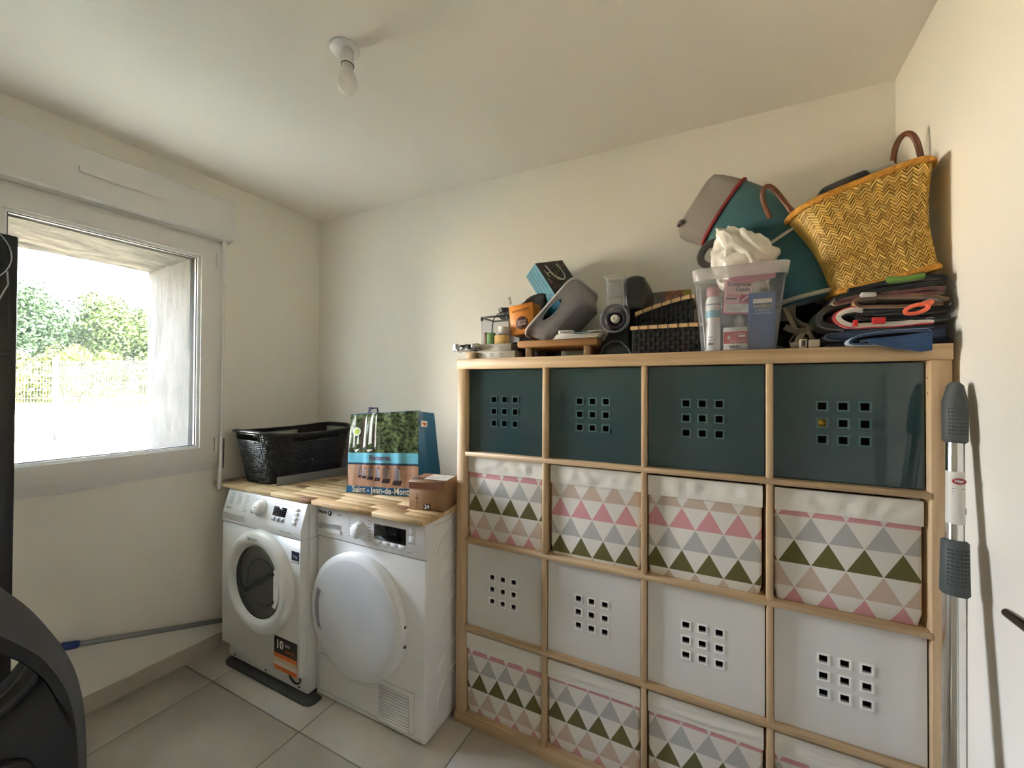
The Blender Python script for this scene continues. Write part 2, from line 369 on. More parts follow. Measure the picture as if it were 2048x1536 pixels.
TEAL = mat('teal_lacquer', (.022, .052, .058), .09, coat=.6)
TEALE = mat('teal_edge', (.05, .11, .12), .2)
WLAQ = mat('white_lacquer', (.70, .69, .66), .14, coat=.5)
WEDGE = mat('white_edge', (.88, .87, .85), .3)
INT = mat('box_inside_shade', (.02, .02, .02), .9)  # near-black colour stands in for the shade inside the boxes
def door_box(i, k, m, me_, lab, grp, rec):
    x0 = XO[i] + .0035; x1 = x0 + .328; z0 = ZO[k] + .001; z1 = z0 + .330; y0 = rec
    t = thing('storage_box', lab, 'box', ((x0 + x1) / 2, y0 + .17, z0), grp)
    cx, cz = (x0 + x1) / 2 - .002, (z0 + z1) / 2; p = .047; h = .0105
    xs = [x0]; zs = [z0]
    for q in (-1, 0, 1): xs += [cx + q * p - h, cx + q * p + h]; zs += [cz + q * p - h, cz + q * p + h]
    xs.append(x1); zs.append(z1)
    mb = MB()
    for a in range(7):
        for b in range(7):
            if a % 2 == 1 and b % 2 == 1:
                X0, X1, Z_0, Z_1 = xs[a], xs[a + 1], zs[b], zs[b + 1]     # reveal of the hole
                c = [(X0, y0, Z_0), (X1, y0, Z_0), (X1, y0, Z_1), (X0, y0, Z_1)]; d = [(x, y0 + .010, z) for x, _, z in c]
                mb.add(c + d, [(0, 1, 5, 4), (1, 2, 6, 5), (2, 3, 7, 6), (3, 0, 4, 7)]); continue
            mb.add([(xs[a], y0, zs[b]), (xs[a + 1], y0, zs[b]), (xs[a + 1], y0, zs[b + 1]), (xs[a], y0, zs[b + 1])], [(0, 1, 2, 3)])
    y1 = y0 + .34; w = .006
    mb.box(x0, x0 + w, y0 + .0002, y1, z0, z1, 1).box(x1 - w, x1, y0 + .0002, y1, z0, z1, 1).box(x0, x1, y1 - w, y1, z0, z1, 1).box(x0, x1, y0 + .0002, y1, z0, z0 + w, 1).box(x0 + w, x1 - w, y0 + .0112, y0 + .013, z1 - .10, z1, 1)  # dark inner faces and an added top baffle keep the holes black
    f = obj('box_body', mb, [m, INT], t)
    mb = MB()
    for a in (-1, 0, 1):
        for b in (-1, 0, 1):
            X, Z = cx + a * p, cz + b * p; o_, i_ = h + .0038, h - .0006
            for (u0, u1, v0, v1) in ((-o_, -i_, -o_, o_), (i_, o_, -o_, o_), (-i_, i_, -o_, -i_), (-i_, i_, i_, o_)):
                mb.box(X + u0, X + u1, y0 - .0022, y0 + .002, Z + v0, Z + v1)
    obj('hole_frame', mb, me_, t)
    return t, cx, cz, y0
ordn = ['leftmost', 'second from the left', 'third from the left', 'rightmost']
for i in range(4):
    t, cx, cz, y0 = door_box(i, 3, TEAL, TEALE, 'glossy dark teal box with nine holes, %s in the top row' % ordn[i], 'teal boxes in the top row', .026)
    if i == 3:
        tag(obj('packet', MB().rbox(cx - .075, cx - .030, y0 + .0125, y0 + .10, cz - .018, cz + .022, .006), mat('yellow_pack', (.80, .50, .03), .4)), 'yellow packet seen through the holes of the rightmost teal box', 'packet')
    door_box(i, 1, WLAQ, WEDGE, 'glossy white box with nine holes, %s in the third row' % ordn[i], 'white boxes in the third row', .018)

# fabric with printed rows of triangles (UV-free: local x,z of the front face)
def tri_mat(u0, v0, shift):
    m = bpy.data.materials.new('triangle_print'); m.use_nodes = True; t = m.node_tree; b = _pr(m); b.inputs['Roughness'].default_value = .85; b.inputs['Sheen Weight'].default_value = .2
    N = t.nodes.new; Lk = t.links.new
    tc = N('ShaderNodeTexCoord'); sp = N('ShaderNodeSeparateXYZ'); Lk(tc.outputs['Object'], sp.inputs[0])
    def mth(op, a, b_=None, c=None):
        n = N('ShaderNodeMath'); n.operation = op
        for k, x in enumerate((a, b_, c)):
            if x is None: continue
            if isinstance(x, (int, float)): n.inputs[k].default_value = x
            else: Lk(x, n.inputs[k])
        return n.outputs[0]
    v = mth('DIVIDE', mth('SUBTRACT', sp.outputs['Z'], v0), .0675); row = mth('FLOOR', v); fv = mth('SUBTRACT', v, row)
    u = mth('ADD', mth('DIVIDE', mth('SUBTRACT', sp.outputs['X'], u0), .0785), mth('MULTIPLY', row, .5))
    fu = mth('SUBTRACT', u, mth('FLOOR', u)); du = mth('MULTIPLY', mth('ABSOLUTE', mth('SUBTRACT', fu, .5)), 2.0)
    inside = mth('LESS_THAN', mth('ADD', du, fv), 0.985)
    idx = mth('DIVIDE', mth('ADD', mth('FLOORED_MODULO', mth('ADD', row, shift + 40), 4.0), .5), 4.0)
    r = N('ShaderNodeValToRGB'); r.color_ramp.interpolation = 'CONSTANT'; e = r.color_ramp.elements
    e[0].position = 0; e[0].color = (.125, .115, .028, 1); e[1].position = .25; e[1].color = (.44, .44, .42, 1)
    x = e.new(.5); x.color = (.62, .30, .32, 1); x = e.new(.75); x.color = (.56, .44, .35, 1)
    Lk(idx, r.inputs[0])
    mx = N('ShaderNodeMix'); mx.data_type = 'RGBA'; Lk(inside, mx.inputs[0]); mx.inputs[6].default_value = (.74, .71, .66, 1); Lk(r.outputs[0], mx.inputs[7])
    Lk(mx.outputs[2], b.inputs['Base Color'])
    n = N('ShaderNodeTexNoise'); n.inputs['Scale'].default_value = 900; Lk(tc.outputs['Object'], n.inputs[0])
    bp = N('ShaderNodeBump'); bp.inputs['Strength'].default_value = .15; bp.inputs['Distance'].default_value = .002; Lk(n.outputs[0], bp.inputs['Height']); Lk(bp.outputs[0], b.inputs['Normal'])
    return m
CUFF = mat('cream_cotton', (.76, .73, .66), .85, bump=.10, bscale=250, sheen=.2)
# (phase u0, v0 of the olive base above the box bottom, colour shift), height, inset left/right
FB = {(0, 2): (-.006, .111, 0, .330, .005, .005, .022), (1, 2): (-.003, .010, 0, .326, .012, .004, .022), (2, 2): (-.015, .028, 0, .324, .004, .010, .020), (3, 2): (.007, .112, 0, .324, .006, .010, .020),
      (0, 0): (.021, .098, 0, .318, .003, .006, .020), (1, 0): (-.008, .105, 0, .314, .004, .006, .022), (2, 0): (.021, .106, 0, .318, .006, .008, .020), (3, 0): (.010, .104, 0, .318, .005, .010, .020)}
rown = {2: 'second row', 0: 'bottom row'}
for (i, k), (u0, v0, shf, hh, il, ir, rec) in FB.items():
    x0 = XO[i] + il; x1 = XO[i] + .335 - ir; z0 = ZO[k] + .001; z1 = z0 + hh; y0 = rec
    look = {(0, 2): 'with a pink strip under its wrinkled cuff', (1, 2): 'with olive triangles along its bottom edge', (2, 2): 'with a crumpled cuff and olive triangles near the bottom', (3, 2): 'with olive triangles across its middle'}.get((i, k), 'with a plain cream cuff')
    t = thing('fabric_basket', 'triangle-print fabric box, %s in the %s' % (ordn[i], rown[k]), 'fabric box', (x0, y0, z0), 'triangle-patterned fabric boxes')
    # body: rounded rectangle rings, soft bulge
    rings = []; nz = 10; zc = hh
    def rr(x0, x1, y0, y1, r, z, seg=4, bulge=0):
        pts = []
        for (cx, cy, a0) in ((x1 - r, y0 + r, -90), (x1 - r, y1 - r, 0), (x0 + r, y1 - r, 90), (x0 + r, y0 + r, 180)):
            for q in range(seg + 1):
                a = math.radians(a0 + 90 * q / seg); pts.append((cx + r * math.cos(a), cy + r * math.sin(a), z))
        return pts
    for q in range(nz + 1):
        f = q / nz; ins = .006 * (1 - min(1, f * 8)) ** 2
        rings.append(rr(x0 + ins, x1 - ins, y0 + ins, y0 + .33 - ins, .008, z0 + hh * f))
    mb = MB(); mb.loft(rings, 0, True, True, False)
    obj('fabric_body', mb, tri_mat(u0, v0, shf), t)
    mb = MB(); rings = []; ch = .063; n2 = 9
    nx = 26
    rows = []
    for q in range(n2 + 1):
        f = q / n2; z = z1 - ch + ch * f; row = []
        for c in range(nx + 1):
            g_ = c / nx; X = x0 - .001 + (x1 - x0 + .002) * g_
            amp = .0035 * (.35 + .65 * math.sin(PI * g_)) * (f * (1 - f) * 4)
            wv = noise.noise(Vector((X * 38, z * 22, i * 3.7 + k))) * amp * 2.2
            if k == 0: wv = noise.noise(Vector((X * 6, z * 120, i * 3.7 + k))) * amp * 2.4
            row.append((X, y0 - .0035 - .0015 * math.sin(PI * f) - wv, z + (0 if q else -.0015 * math.sin(g_ * 5 + i))))
        rows.append(row)
    fr = rows; mb.loft(fr, 0, True, False, False, closed=False)
    mb.add([fr[0][c] for c in range(nx + 1)] + [(p[0], y0 + .001, p[2]) for p in fr[0]], [(c, c + 1, nx + 2 + c, nx + 1 + c) for c in range(nx)])
    mb.add([fr[-1][c] for c in range(nx + 1)] + [(p[0], y0 + .006, p[2]) for p in fr[-1]], [(c, c + 1, nx + 2 + c, nx + 1 + c) for c in range(nx)])
    mb.box(x0 - .001, x0 + .001, y0 - .003, y0 + .33, z1 - ch, z1).box(x1 - .001, x1 + .001, y0 - .003, y0 + .33, z1 - ch, z1).box(x0, x1, y0 + .328, y0 + .331, z1 - ch, z1)
    obj('cuff', mb, CUFF, t)

#PART2
# ------------------------------------------------------------------ outside
SAND = mat('sandy_soil', (.56, .46, .31), .95, var=.18, vscale=.6)
mb = MB(); gx = [-60 + 2.0 * i for i in range(30)]; nn = 34
vs_ = []; ys = [-45 + 3.2 * j for j in range(36)]
gx.append(-1.70)
for x in gx:
    for y in ys:
        z = -.05 + (noise.noise(Vector((x * .35, y * .35, 0))) * .06 if x < -6 else 0)
        vs_.append((x, y, z))
mb.add(vs_, [(a * 36 + b, a * 36 + b + 1, (a + 1) * 36 + b + 1, (a + 1) * 36 + b) for a in range(30) for b in range(35)], 0, True)
struct('ground', mb, SAND)
GRASS = mat('dry_grass', (.035, .033, .007), .98, var=.35, vscale=3, spec=.05)
def patch(cx, cy, rx, ry, h, seed, res=26):
    mb = MB(); v = []; f = []
    for i in range(res + 1):
        for j in range(res * 2):
            r = i / res; a = 2 * PI * j / (res * 2); rr_ = r * (1 + .25 * noise.noise(Vector((math.cos(a) * 1.3, math.sin(a) * 1.3, seed))))
            x = cx + rx * rr_ * math.cos(a); y = cy + ry * rr_ * math.sin(a)
            v.append((x, y, -.04 + h * (1 - r * r) + .07 * (1 - r) * noise.noise(Vector((x, y, seed)))))
    for i in range(res):
        for j in range(res * 2):
            k = (j + 1) % (res * 2); f.append((i * res * 2 + j, i * res * 2 + k, (i + 1) * res * 2 + k, (i + 1) * res * 2 + j))
    return mb.add(v, f, 0, True)
def grass_field(name, label, cx, cy, rx, ry, h, seed, n):
    me = patch(cx, cy, rx, ry, h, seed)
    rnd = random.Random(seed)
    for _ in range(n):
        a = rnd.random() * 2 * PI; r = math.sqrt(rnd.random()) * .97; x = cx + rx * r * math.cos(a); y = cy + ry * r * math.sin(a); z = -.05 + h * (1 - r * r)
        hh = .12 + rnd.random() * .25; b = rnd.random() * 6.3; w = .05
        me.add([(x - w * math.cos(b), y - w * math.sin(b), z), (x + w * math.cos(b), y + w * math.sin(b), z), (x + .1 * math.sin(b), y, z + hh)], [(0, 1, 2)])
    o = obj(name, me, GRASS); tag(o, label, 'grass', kind='stuff'); return o
grass_field('grass', 'dry yellow-green grass growing beyond the wire fence', -31, 15, 7.5, 8, .35, 3, 5000)
grass_field('grass', 'tall yellowish grass bank in front of the trees', -42, 12, 7, 20, .9, 9, 6000)
lw_ = MB(); lw_.add([(-1.70, -12, -.03), (-6.0, -12, -.03), (-6.0, 12, -.03), (-1.70, 12, -.03)], [(0, 1, 2, 3)]); lw_.box(-6.0, -1.70, -12, 12, -.12, -.031)
lw_o = obj('added_dark_ground', lw_, mat('added_ground_dark', (.03, .04, .018), .95, var=.3, vscale=6, bump=.5, bscale=60)); lw_o['kind'] = 'structure'  # added dark strip, out of view, cuts light bounced onto the ceiling
# gravel road
ROAD = mat('pale_gravel', (.62, .58, .50), .95, var=.08, vscale=2)
mb = MB()
rp = [(-33, -30), (-31, -10), (-27.5, 4), (-27, 12), (-33, 24), (-44, 36)]
lft = [(x - 3.2, y, -.02) for x, y in rp]; rgt = [(x + 3.2, y, -.02) for x, y in rp]
mb.add(lft + rgt, [(i, i + 1, 7 + i, 6 + i) for i in range(5)], 0, True)
mb.add([(x, y, -.10) for x, y, z in lft] + [(x, y, -.10) for x, y, z in rgt], [(i, i + 1, 7 + i, 6 + i) for i in range(5)])
struct('road', mb, ROAD)

# wire mesh fence
FW = mat('fence_wire', (.02, .022, .016), .8, spec=.1)
FP = mat('fence_post_grey', (.012, .014, .016), .7, spec=.1)
fn = thing('wire_fence', 'grey welded wire mesh fence with square posts outside the window', 'fence', (-14.1, 2.6, -.05))
A = Vector((-14.1, 2.62, 0)); Bv = Vector((-10.9, 3.55, 0)); dirf = (Bv - A).normalized()
dirl = Vector((-.16, -1, 0)).normalized()
for p in (A, A + dirf * 3.4, A + dirf * 6.8, A + dirl * 3):
    mb = MB().box(p.x - .035, p.x + .035, p.y - .05, p.y + .05, -.1, 2.08); obj('post', mb, FP, fn)
def mesh_panel(a, d, L_):
    mb = MB(); n = int(L_ / .05)
    for i in range(1, n):
        p = a + d * (i * .05); mb.box(p.x - .0035, p.x + .0035, p.y - .0035, p.y + .0035, -.02, 1.98)
    for z in [.03 + .2 * k for k in range(10)]:
        q = a + d * L_; w = .005 if z not in (.03,) else .007
        mb.add([(a.x, a.y - w, z - w), (q.x, q.y - w, z - w), (q.x, q.y + w, z + w), (a.x, a.y + w, z + w), (a.x + w, a.y, z + w), (q.x + w, q.y, z + w)], [(0, 1, 2, 3), (0, 1, 5, 4), (3, 2, 5, 4)])
    o = obj('mesh_panel', mb, FW, fn); o['kind'] = 'stuff'
mesh_panel(A, dirf, 3.4); mesh_panel(A + dirf * 3.4, dirf, 3.4); mesh_panel(A, dirl, 3)
# low far fence / barrier
ff = thing('far_fence', 'pale low railing fence far off between bushes and trees', 'fence', (-43, 22, 0))
mb = MB()
for i in range(26): x = -44 + i * .12; y = 14 + i * .75; obj('post', MB().box(x - .06, x + .06, y - .06, y + .06, -.05, 3.1), mat('pale_fence', (.22, .23, .23), .7), ff)
for z in (3.0, 2.2): obj('rail', MB().tube([(-44, 14, z), (-40.9, 33, z)], .06, 6), MATS['pale_fence'], ff)

# trees and bushes: own trunk and crown of leaf clusters
LEAF = [mat('leaf_%s' % n, c, .9, var=.35, vscale=1.2, spec=.05) for n, c in (('deep', (.006, .013, .005)), ('mid', (.011, .019, .004)), ('light', (.019, .026, .004)))]
BARK = mat('bark', (.07, .055, .04), .9)
def crown_mesh(rx, ry, rz, blobs, n, leaf, seed):
    rnd = random.Random(seed); mb = MB()
    for b in range(blobs):
        a = rnd.random() * 2 * PI; e = math.asin(rnd.uniform(-.6, 1)); k = rnd.uniform(.45, .85)
        c = Vector((rx * k * math.cos(a) * math.cos(e), ry * k * math.sin(a) * math.cos(e), rz * k * math.sin(e)))
        r = rnd.uniform(.26, .42) * min(rx, rz) * 1.0
        for q in range(n):
            d = Vector((rnd.gauss(0, 1), rnd.gauss(0, 1), rnd.gauss(0, 1))).normalized(); p = c + d * r * rnd.uniform(.75, 1.08)
            u = d.orthogonal().normalized(); w = d.cross(u); t = rnd.random() * 2 * PI; u2 = u * math.cos(t) + w * math.sin(t); w2 = (d.cross(u2) + d * rnd.uniform(-.7, .7)).normalized()
            s = leaf * rnd.uniform(.6, 1.3)
            mb.add([p - u2 * s, p - w2 * s * .5, p + u2 * s, p + w2 * s * .5 + d * s * .3], [(0, 1, 2), (0, 2, 3)])
    return mb
def tree(label, x, y, h, w, m, seed, cat='tree', leaf=.22, blobs=34, n=150, low=.12):
    t = thing('tree' if cat == 'tree' else 'bush', label, cat, (x, y, -.05), 'trees at the field edge' if cat == 'tree' else 'bushes beyond the road')
    rz = h * (1 - low) / 2
    o = obj('foliage', crown_mesh(w / 2, w / 2, rz, blobs, n, leaf, seed), m, t, M=T(x, y, h - rz)); o['kind'] = 'stuff'
    obj('trunk', MB().tube([(x, y, -.1), (x + .1, y, h * .35), (x, y + .1, h * .75)], [.16 * h / 6, .11 * h / 6, .04 * h / 6], 7), BARK, t)
wd = ['tallest broad green tree at the left of the window view', 'deep green tree behind the fence post', 'yellow-green rounded tree right of the fence post', 'deep green tree in the middle of the tree line', 'lighter green tree beside the concrete reveal', 'small bright tree low in front of the tree line', 'green tree hidden mostly by the window reveal', 'dense green tree at the far left of the tree line']
k = 0
for (x, y, h, w, mi) in ((-50, 3.5, 10.2, 8.0, 2), (-51, 10.0, 10.9, 8.4, 0), (-50, 16.5, 10.6, 8, 1), (-52, 23.0, 10.4, 8.6, 0), (-50, 29.5, 9.8, 8.2, 2), (-44, 19.5, 6.2, 5.5, 2), (-50, 37.0, 9.8, 8.6, 1), (-50, -4.0, 10.4, 8.6, 1)):
    tree(wd[k], x, y, h, w, LEAF[mi], 20 + k, leaf=.17, blobs=60, n=260, low=.02); k += 1
bd = ['low olive-green bush left of the fence post', 'wide yellow-green bush right behind the fence post', 'rounded bush by the far railing', 'low bush at the left window edge']
for k, (x, y, h, w) in enumerate(((-36, 5.0, 3.6, 6), (-37, 10.0, 3.9, 7), (-38.5, 15.5, 3.0, 6.5), (-36, .5, 3.4, 6))):
    tree(bd[k], x, y, h, w, LEAF[2], 50 + k, 'bush', leaf=.12, blobs=30, n=170, low=.02)

# ------------------------------------------------------------------ worktop of glued staves
wt = thing('worktop', 'butcher-block pine worktop lying over the two white machines', 'worktop', (-.68, .09, .845))
tints = [((.48, .31, .15), (.68, .49, .28)), ((.53, .35, .17), (.72, .53, .31)), ((.57, .40, .21), (.75, .57, .34)), ((.42, .26, .12), (.62, .43, .23)), ((.22, .10, .045), (.36, .20, .10))]
PINE = [wood('pine_%s' % 'abcde'[i], a, b, 0, .8, .42) for i, (a, b) in enumerate(tints)]
rnd = random.Random(11); yy = -.200; row = 0
while yy < .384:
    w = min(.0418, .385 - yy); x = lwx(yy) + .004; first = True
    while x < -.010:
        ln = rnd.uniform(.05, .09) if rnd.random() < .17 else rnd.uniform(.16, .36)
        if first: ln *= rnd.uniform(.4, 1); first = False
        x1 = min(x + ln, -.008)
        if -.008 - x1 < .03: x1 = -.008
        mi = 4 if ln < .1 and rnd.random() < .8 else rnd.choice((0, 1, 1, 2, 2, 3))
        obj('stave', MB().rbox(x, x1 - .0002, yy, yy + w - .0002, .845, .8625 + rnd.uniform(-.0002, .0002), .0004, 1), PINE[mi], wt); x = x1
    yy += w; row += 1
# ------------------------------------------------------------------ rubber mat, washing machine
RUB = mat('dark_rubber', (.045, .045, .045), .8, bump=.1, bscale=300)
mb = MB(); r = .03; pts = []
for (cx, cy, a0) in ((-.578 - r, -.228 + r, -90), (-.578 - r, .30 - r, 0), (-1.20 + r, .30 - r, 90), (-1.20 + r, -.228 + r, 180)):
    for q in range(6): a = math.radians(a0 + 18 * q); pts.append((cx + r * math.cos(a), cy + r * math.sin(a)))
pts = [(min(x, -.578) if y > -.17 else x, y) for x, y in pts]
pts = [(-1.205, -.200), (-1.196, -.222), (-1.175, -.230), (-.612, -.230), (-.588, -.222), (-.578, -.200), (-.578, -.168), (-.632, -.168), (-.632, .30), (-1.205, .30)]
mt_ = MB().prism(pts, lambda a, b, d: (a, b, d), .0, .0135)
tag(obj('rubber_mat', mt_, RUB), 'dark grey rubber mat lying under the left machine', 'mat')
wa = thing('washing_machine', 'white front-loading washing machine with dark glass porthole, left machine', 'washing machine', (-.93, .07, .014))
X0, X1 = -1.228, -.634
obj('casing', MB().rbox(X0 + .003, X1, -.190, .36, .016, .842, .004), WHITE, wa)
mb = MB()   # front panel, bulging, with the fascia sloping back at the top
prof = [(-.189, .094), (-.214, .094), (-.224, .104), (-.228, .30), (-.229, .50), (-.227, .688), (-.189, .690)]
mb.prism(prof, lambda a, b, d: (d, a, b), X0 + .006, X1 - .012, 0, True); obj('front_panel', mb, WHITE, wa)
prof = [(-.189, .692), (-.227, .692), (-.230, .697), (-.229, .735), (-.200, .836), (-.193, .8425), (-.185, .8425)]
mb = MB(); mb.prism(prof, lambda a, b, d: (d, a, b), X0 + .004, X1 - .008, 0, True); obj('control_fascia', mb, WHITEP, wa)
def WF(x, z, out=.0):   # frame on the sloping fascia
    t = (z - .735) / (.836 - .735); y = -.229 + .029 * t
    sl = Vector((0, .029, .101)).normalized(); nrm = Vector((0, -.101, .029)).normalized()
    M = Matrix(((1, sl.x, nrm.x, x + nrm.x * out), (0, sl.y, nrm.y, y + nrm.y * out), (0, sl.z, nrm.z, z + nrm.z * out), (0, 0, 0, 1))); return M
def bxM(x0, x1, y0, y1, z0, z1, mi=0): return MB().rbox(x0, x1, y0, y1, z0, z1, min(.0012, (x1 - x0) / 4, (y1 - y0) / 4, max(1e-5, (z1 - z0) / 3)), 1, mi)
obj('display', bxM(-.044, .044, -.020, .020, 0, .0012), BLACKG, wa, M=WF(-.808, .790))
mb = MB(); 
for a in range(5):
    for b in range(4): mb.box(-.036 + a * .016, -.030 + a * .016, -.014 + b * .009, -.0125 + b * .009, .0012, .0015)
o = obj('display_marks', mb, mat('dim_led', (.35, .36, .36), .5), wa, M=WF(-.808, .790)); o['kind'] = 'stuff'
for a in range(3): obj('button', bxM(-.010, .010, -.008, .008, 0, .004), mat('silver_button', (.45, .46, .48), .3, .3), wa, M=WF(-.838 + a * .030, .758))
for b in range(4): obj('button', bxM(-.013, .010, -.0065, .0065, 0, .005), WHITEP, wa, M=WF(-.695, .812 - b * .018))
obj('dial', MB().lathe([(.036, 0), (.035, .004), (.030, .010), (.029, .022), (.026, .027), (0, .028)], WF(-.945, .790), 32), WHITEP, wa)
obj('dial_ring', MB().lathe([(.042, 0), (.042, .0015), (.036, .002)], WF(-.945, .790), 32), mat('light_grey', (.62, .63, .65), .4), wa)
obj('dial_mark', bxM(-.014, .010, -.001, .001, .0278, .0284), BLACKM, wa, M=WF(-.945, .790))
obj('eco_symbol', MB().lathe([(0, .0012), (.013, .001), (.013, 0)], WF(-.998, .771), 20), mat('blue_print', (.03, .08, .25), .4), wa)
mb = MB()
rnd = random.Random(5)
for c, (xa, n, zt) in enumerate(((-1.195, 6, .828), (-1.135, 6, .828), (-1.075, 9, .828))):
    for q in range(n): mb.box(xa, xa + rnd.uniform(.018, .034), zt - q * .009 - .0012 - .79, zt - q * .009 + .0012 - .79, 0, .0002)
for a in range(12): an = PI * (.05 + .9 * a / 11); mb.box(-.945 + .052 * math.cos(an) - .003, -.945 + .052 * math.cos(an) + .003, .052 * math.sin(an) - .0012, .052 * math.sin(an) + .0012, 0, .0002)
for a in range(8): mb.box(-.850 + a * .018, -.842 + a * .018, .030, .033, 0, .0002)
for b in range(4): mb.box(-.678, -.668, .021 - b * .018, .023 - b * .018, 0, .0002)
o = obj('fascia_print', mb, GREYT, wa, M=WF(0, .790)); o['kind'] = 'stuff'
obj('detergent_drawer', MB().prism([(X0 + .010, .738), (-1.045, .738), (-1.040, .733), (-1.040, .715), (-1.055, .703), (X0 + .010, .703)], lambda a, b, d: (a, d, b), -.2305, -.228), mat('drawer_shade', (.50, .50, .49), .4), wa)
obj('drawer_lip', MB().tube([(X0 + .012, -.231, .703), (-1.060, -.231, .703), (-1.044, -.231, .712), (-1.041, -.231, .735)], .003, 6), WHITEP, wa)
text('model_text', 'INDESIT', .013, WF(-1.185, .760, .0004), GREYT, wa)
text('model_text', '8 KG  1200 RPM', .010, WF(-.735, .715, .0004), GREYT, wa)
# door: ring, funnel, glass bowl, grip
DC = Vector((-.912, -.232, .465)); DM = FR((DC.x, DC.y, DC.z), (1, 0, 0), (0, 0, 1))  # z axis of frame = -y (out)
R = .232
ring = MB().lathe([(R, -.008), (R, .010), (R - .006, .020), (R - .022, .030), (R - .050, .032), (.176, .026), (.164, .012), (.160, .002)], DM, 64); drw = obj('door', ring, WHITE, wa)
GL = mat('porthole_glass', (.02, .022, .02), .06, coat=.5)
obj('porthole_glass', MB().lathe([(.162, .014), (.150, .009), (.120, .007), (.080, .0062), (.040, .0055), (0, .005)], DM, 48), GL, drw)
obj('glass_ridge', MB().lathe([(.112, .004), (.106, .010), (.098, .004)], DM @ T(.018, 0, 0), 48), mat('porthole_ridge', (.05, .052, .05), .15), drw)
mb = MB().prism([(.158 * math.cos(a), .158 * math.sin(a)) for a in [math.radians(d) for d in range(-34, 36, 4)]] + [(.118, .075), (.128, .060), (.120, .052), (.120, -.048), (.126, -.060), (.112, -.082)], lambda a, b, d: DM @ Vector((a, b, d)), -.002, .018)
obj('door_grip', mb, WHITE, drw)
text('brand_text', 'INDESIT', .017, DM @ T(-.004, .196, .0325), GREYT, wa)
obj('brand_ring', MB().tube([DM @ Vector((-.045 + .008 * math.cos(a), .196 + .008 * math.sin(a), .032)) for a in [2 * PI * k / 14 for k in range(14)]], .0011, 5, closed=True), GREYT, wa)
# labels
NAVY = mat('navy_sticker', (.02, .025, .09), .35); ORG = mat('orange_sticker', (.62, .12, .02), .4); PAPW = mat('sticker_white', (.72, .70, .66), .5); WPR = mat('white_print', (.8, .8, .8), .5)
def plate(x0, x1, z0, z1, y, t=.0008): return MB().box(x0, x1, y - t, y, z0, z1)
obj('energy_sticker', plate(-.702, -.652, .590, .640, -.2275), NAVY, wa); obj('energy_sticker_strip', plate(-.700, -.654, .592, .601, -.2284), PAPW, wa)
text('energy_text', '9 kg', .016, TF(-.678, -.2290, .618), WPR, wa)
SKM = FR((-.815, -.2265, .245), (1, 0, 0), (0, .0, 1))
def pan(x0, x1, z0, z1, o0, o1, m, nm): return obj(nm, MB().box(x0, x1, z0, z1, o0, o1), m, wa, M=SKM)
pan(0, .155, -.115, 0, 0, .0012, mat('black_sticker', (.015, .013, .015), .35), 'warranty_sticker')
pan(0, .155, -.090, -.073, .0012, .0016, ORG, 'sticker_band'); pan(0, .155, -.114, -.108, .0012, .0016, PAPW, 'sticker_band')
pan(0, .155, -.108, -.090, .0012, .0016, mat('cream_sticker', (.60, .45, .28), .5), 'sticker_band')
pan(0, .155, -.145, -.115, 0, .0014, ORG, 'sticker_flap'); pan(0, .155, -.125, -.116, .0014, .0017, PAPW, 'sticker_band')
text('sticker_number', '10', .052, SKM @ T(.038, -.034, .0014), WPR, wa, bold=.0012); text('sticker_text', 'ANS', .018, SKM @ T(.09, -.028, .0014), WPR, wa); text('sticker_text', 'GARANTIE', .013, SKM @ T(.105, -.052, .0014), ORG, wa)
# plinth
obj('plinth', MB().rbox(X0 + .03, X1 - .004, -.1945, -.150, .018, .093, .003), WHITEP, wa)
for x in (-1.165, -.925, -.690): obj('foot_hole', MB().box(x - .007, x + .007, -.1955, -.193, .030, .036), BLACKM, wa)
obj('plinth_slot', MB().box(-1.18, -.80, -.1953, -.194, .072, .075), mat('light_grey', (.6, .6, .6), .4), wa)
obj('filter_ring', MB().tube([(-.705 + .036 * math.cos(a), -.205 - .004 * math.sin(a), .078 + .030 * math.sin(a)) for a in [2 * PI * k / 24 for k in range(24)]], .004, 6, closed=True), BLACKM, wa)
obj('filter_cap', MB().lathe([(0, .004), (.026, .004), (.028, 0)], FR((-.705, -.195, .072), (1, 0, 0), (0, 0, 1)), 20), mat('light_grey', (.6, .6, .6), .4), wa)
mb = MB().prism([(X1 - .0005, z) for z in (0,)] + [(0, 0), (1, 1)], lambda a, b, d: (0, 0, 0), 0, 1)
obj('side_seam', MB().box(X1 - .001, X1 + .0006, -.19, .35, .689, .692), mat('seam_shade', (.45, .45, .44), .6), wa)

# ------------------------------------------------------------------ tumble dryer
dy = thing('tumble_dryer', 'white tumble dryer with large solid round door, next to the shelf', 'tumble dryer', (-.326, .09, 0))
X0, X1, YF = -.624, -.028, -.158
obj('casing', MB().rbox(X0, X1, YF + .006, .375, .008, .842, .004), WHITE, dy)
obj('front_panel', MB().rbox(X0 + .001, X1 - .001, YF, YF + .02, .010, .697, .004), WHITE, dy)
obj('control_panel', MB().rbox(X0 + .001, X1 - .001, YF - .004, YF + .02, .700, .842, .004), WHITEP, dy)
obj('seam', MB().box(X0 + .003, X1 - .003, YF + .001, YF + .01, .696, .702), mat('seam_shade', (.45, .45, .44), .6), dy)
yp = YF - .004
text('brand_text', 'FAGOR', .0165, TF(-.590, yp - .0004, .806), BLACKM, dy, bold=.0005)
obj('brand_disc', MB().lathe([(0, .0008), (.0115, .0008), (.0115, 0)], FR((-.546, yp, .806), (1, 0, 0), (0, 0, 1)), 24), BLACKM, dy)
text('brand_letter', 'F', .016, TF(-.546, yp - .0012, .806), WPR, dy, bold=.0006)
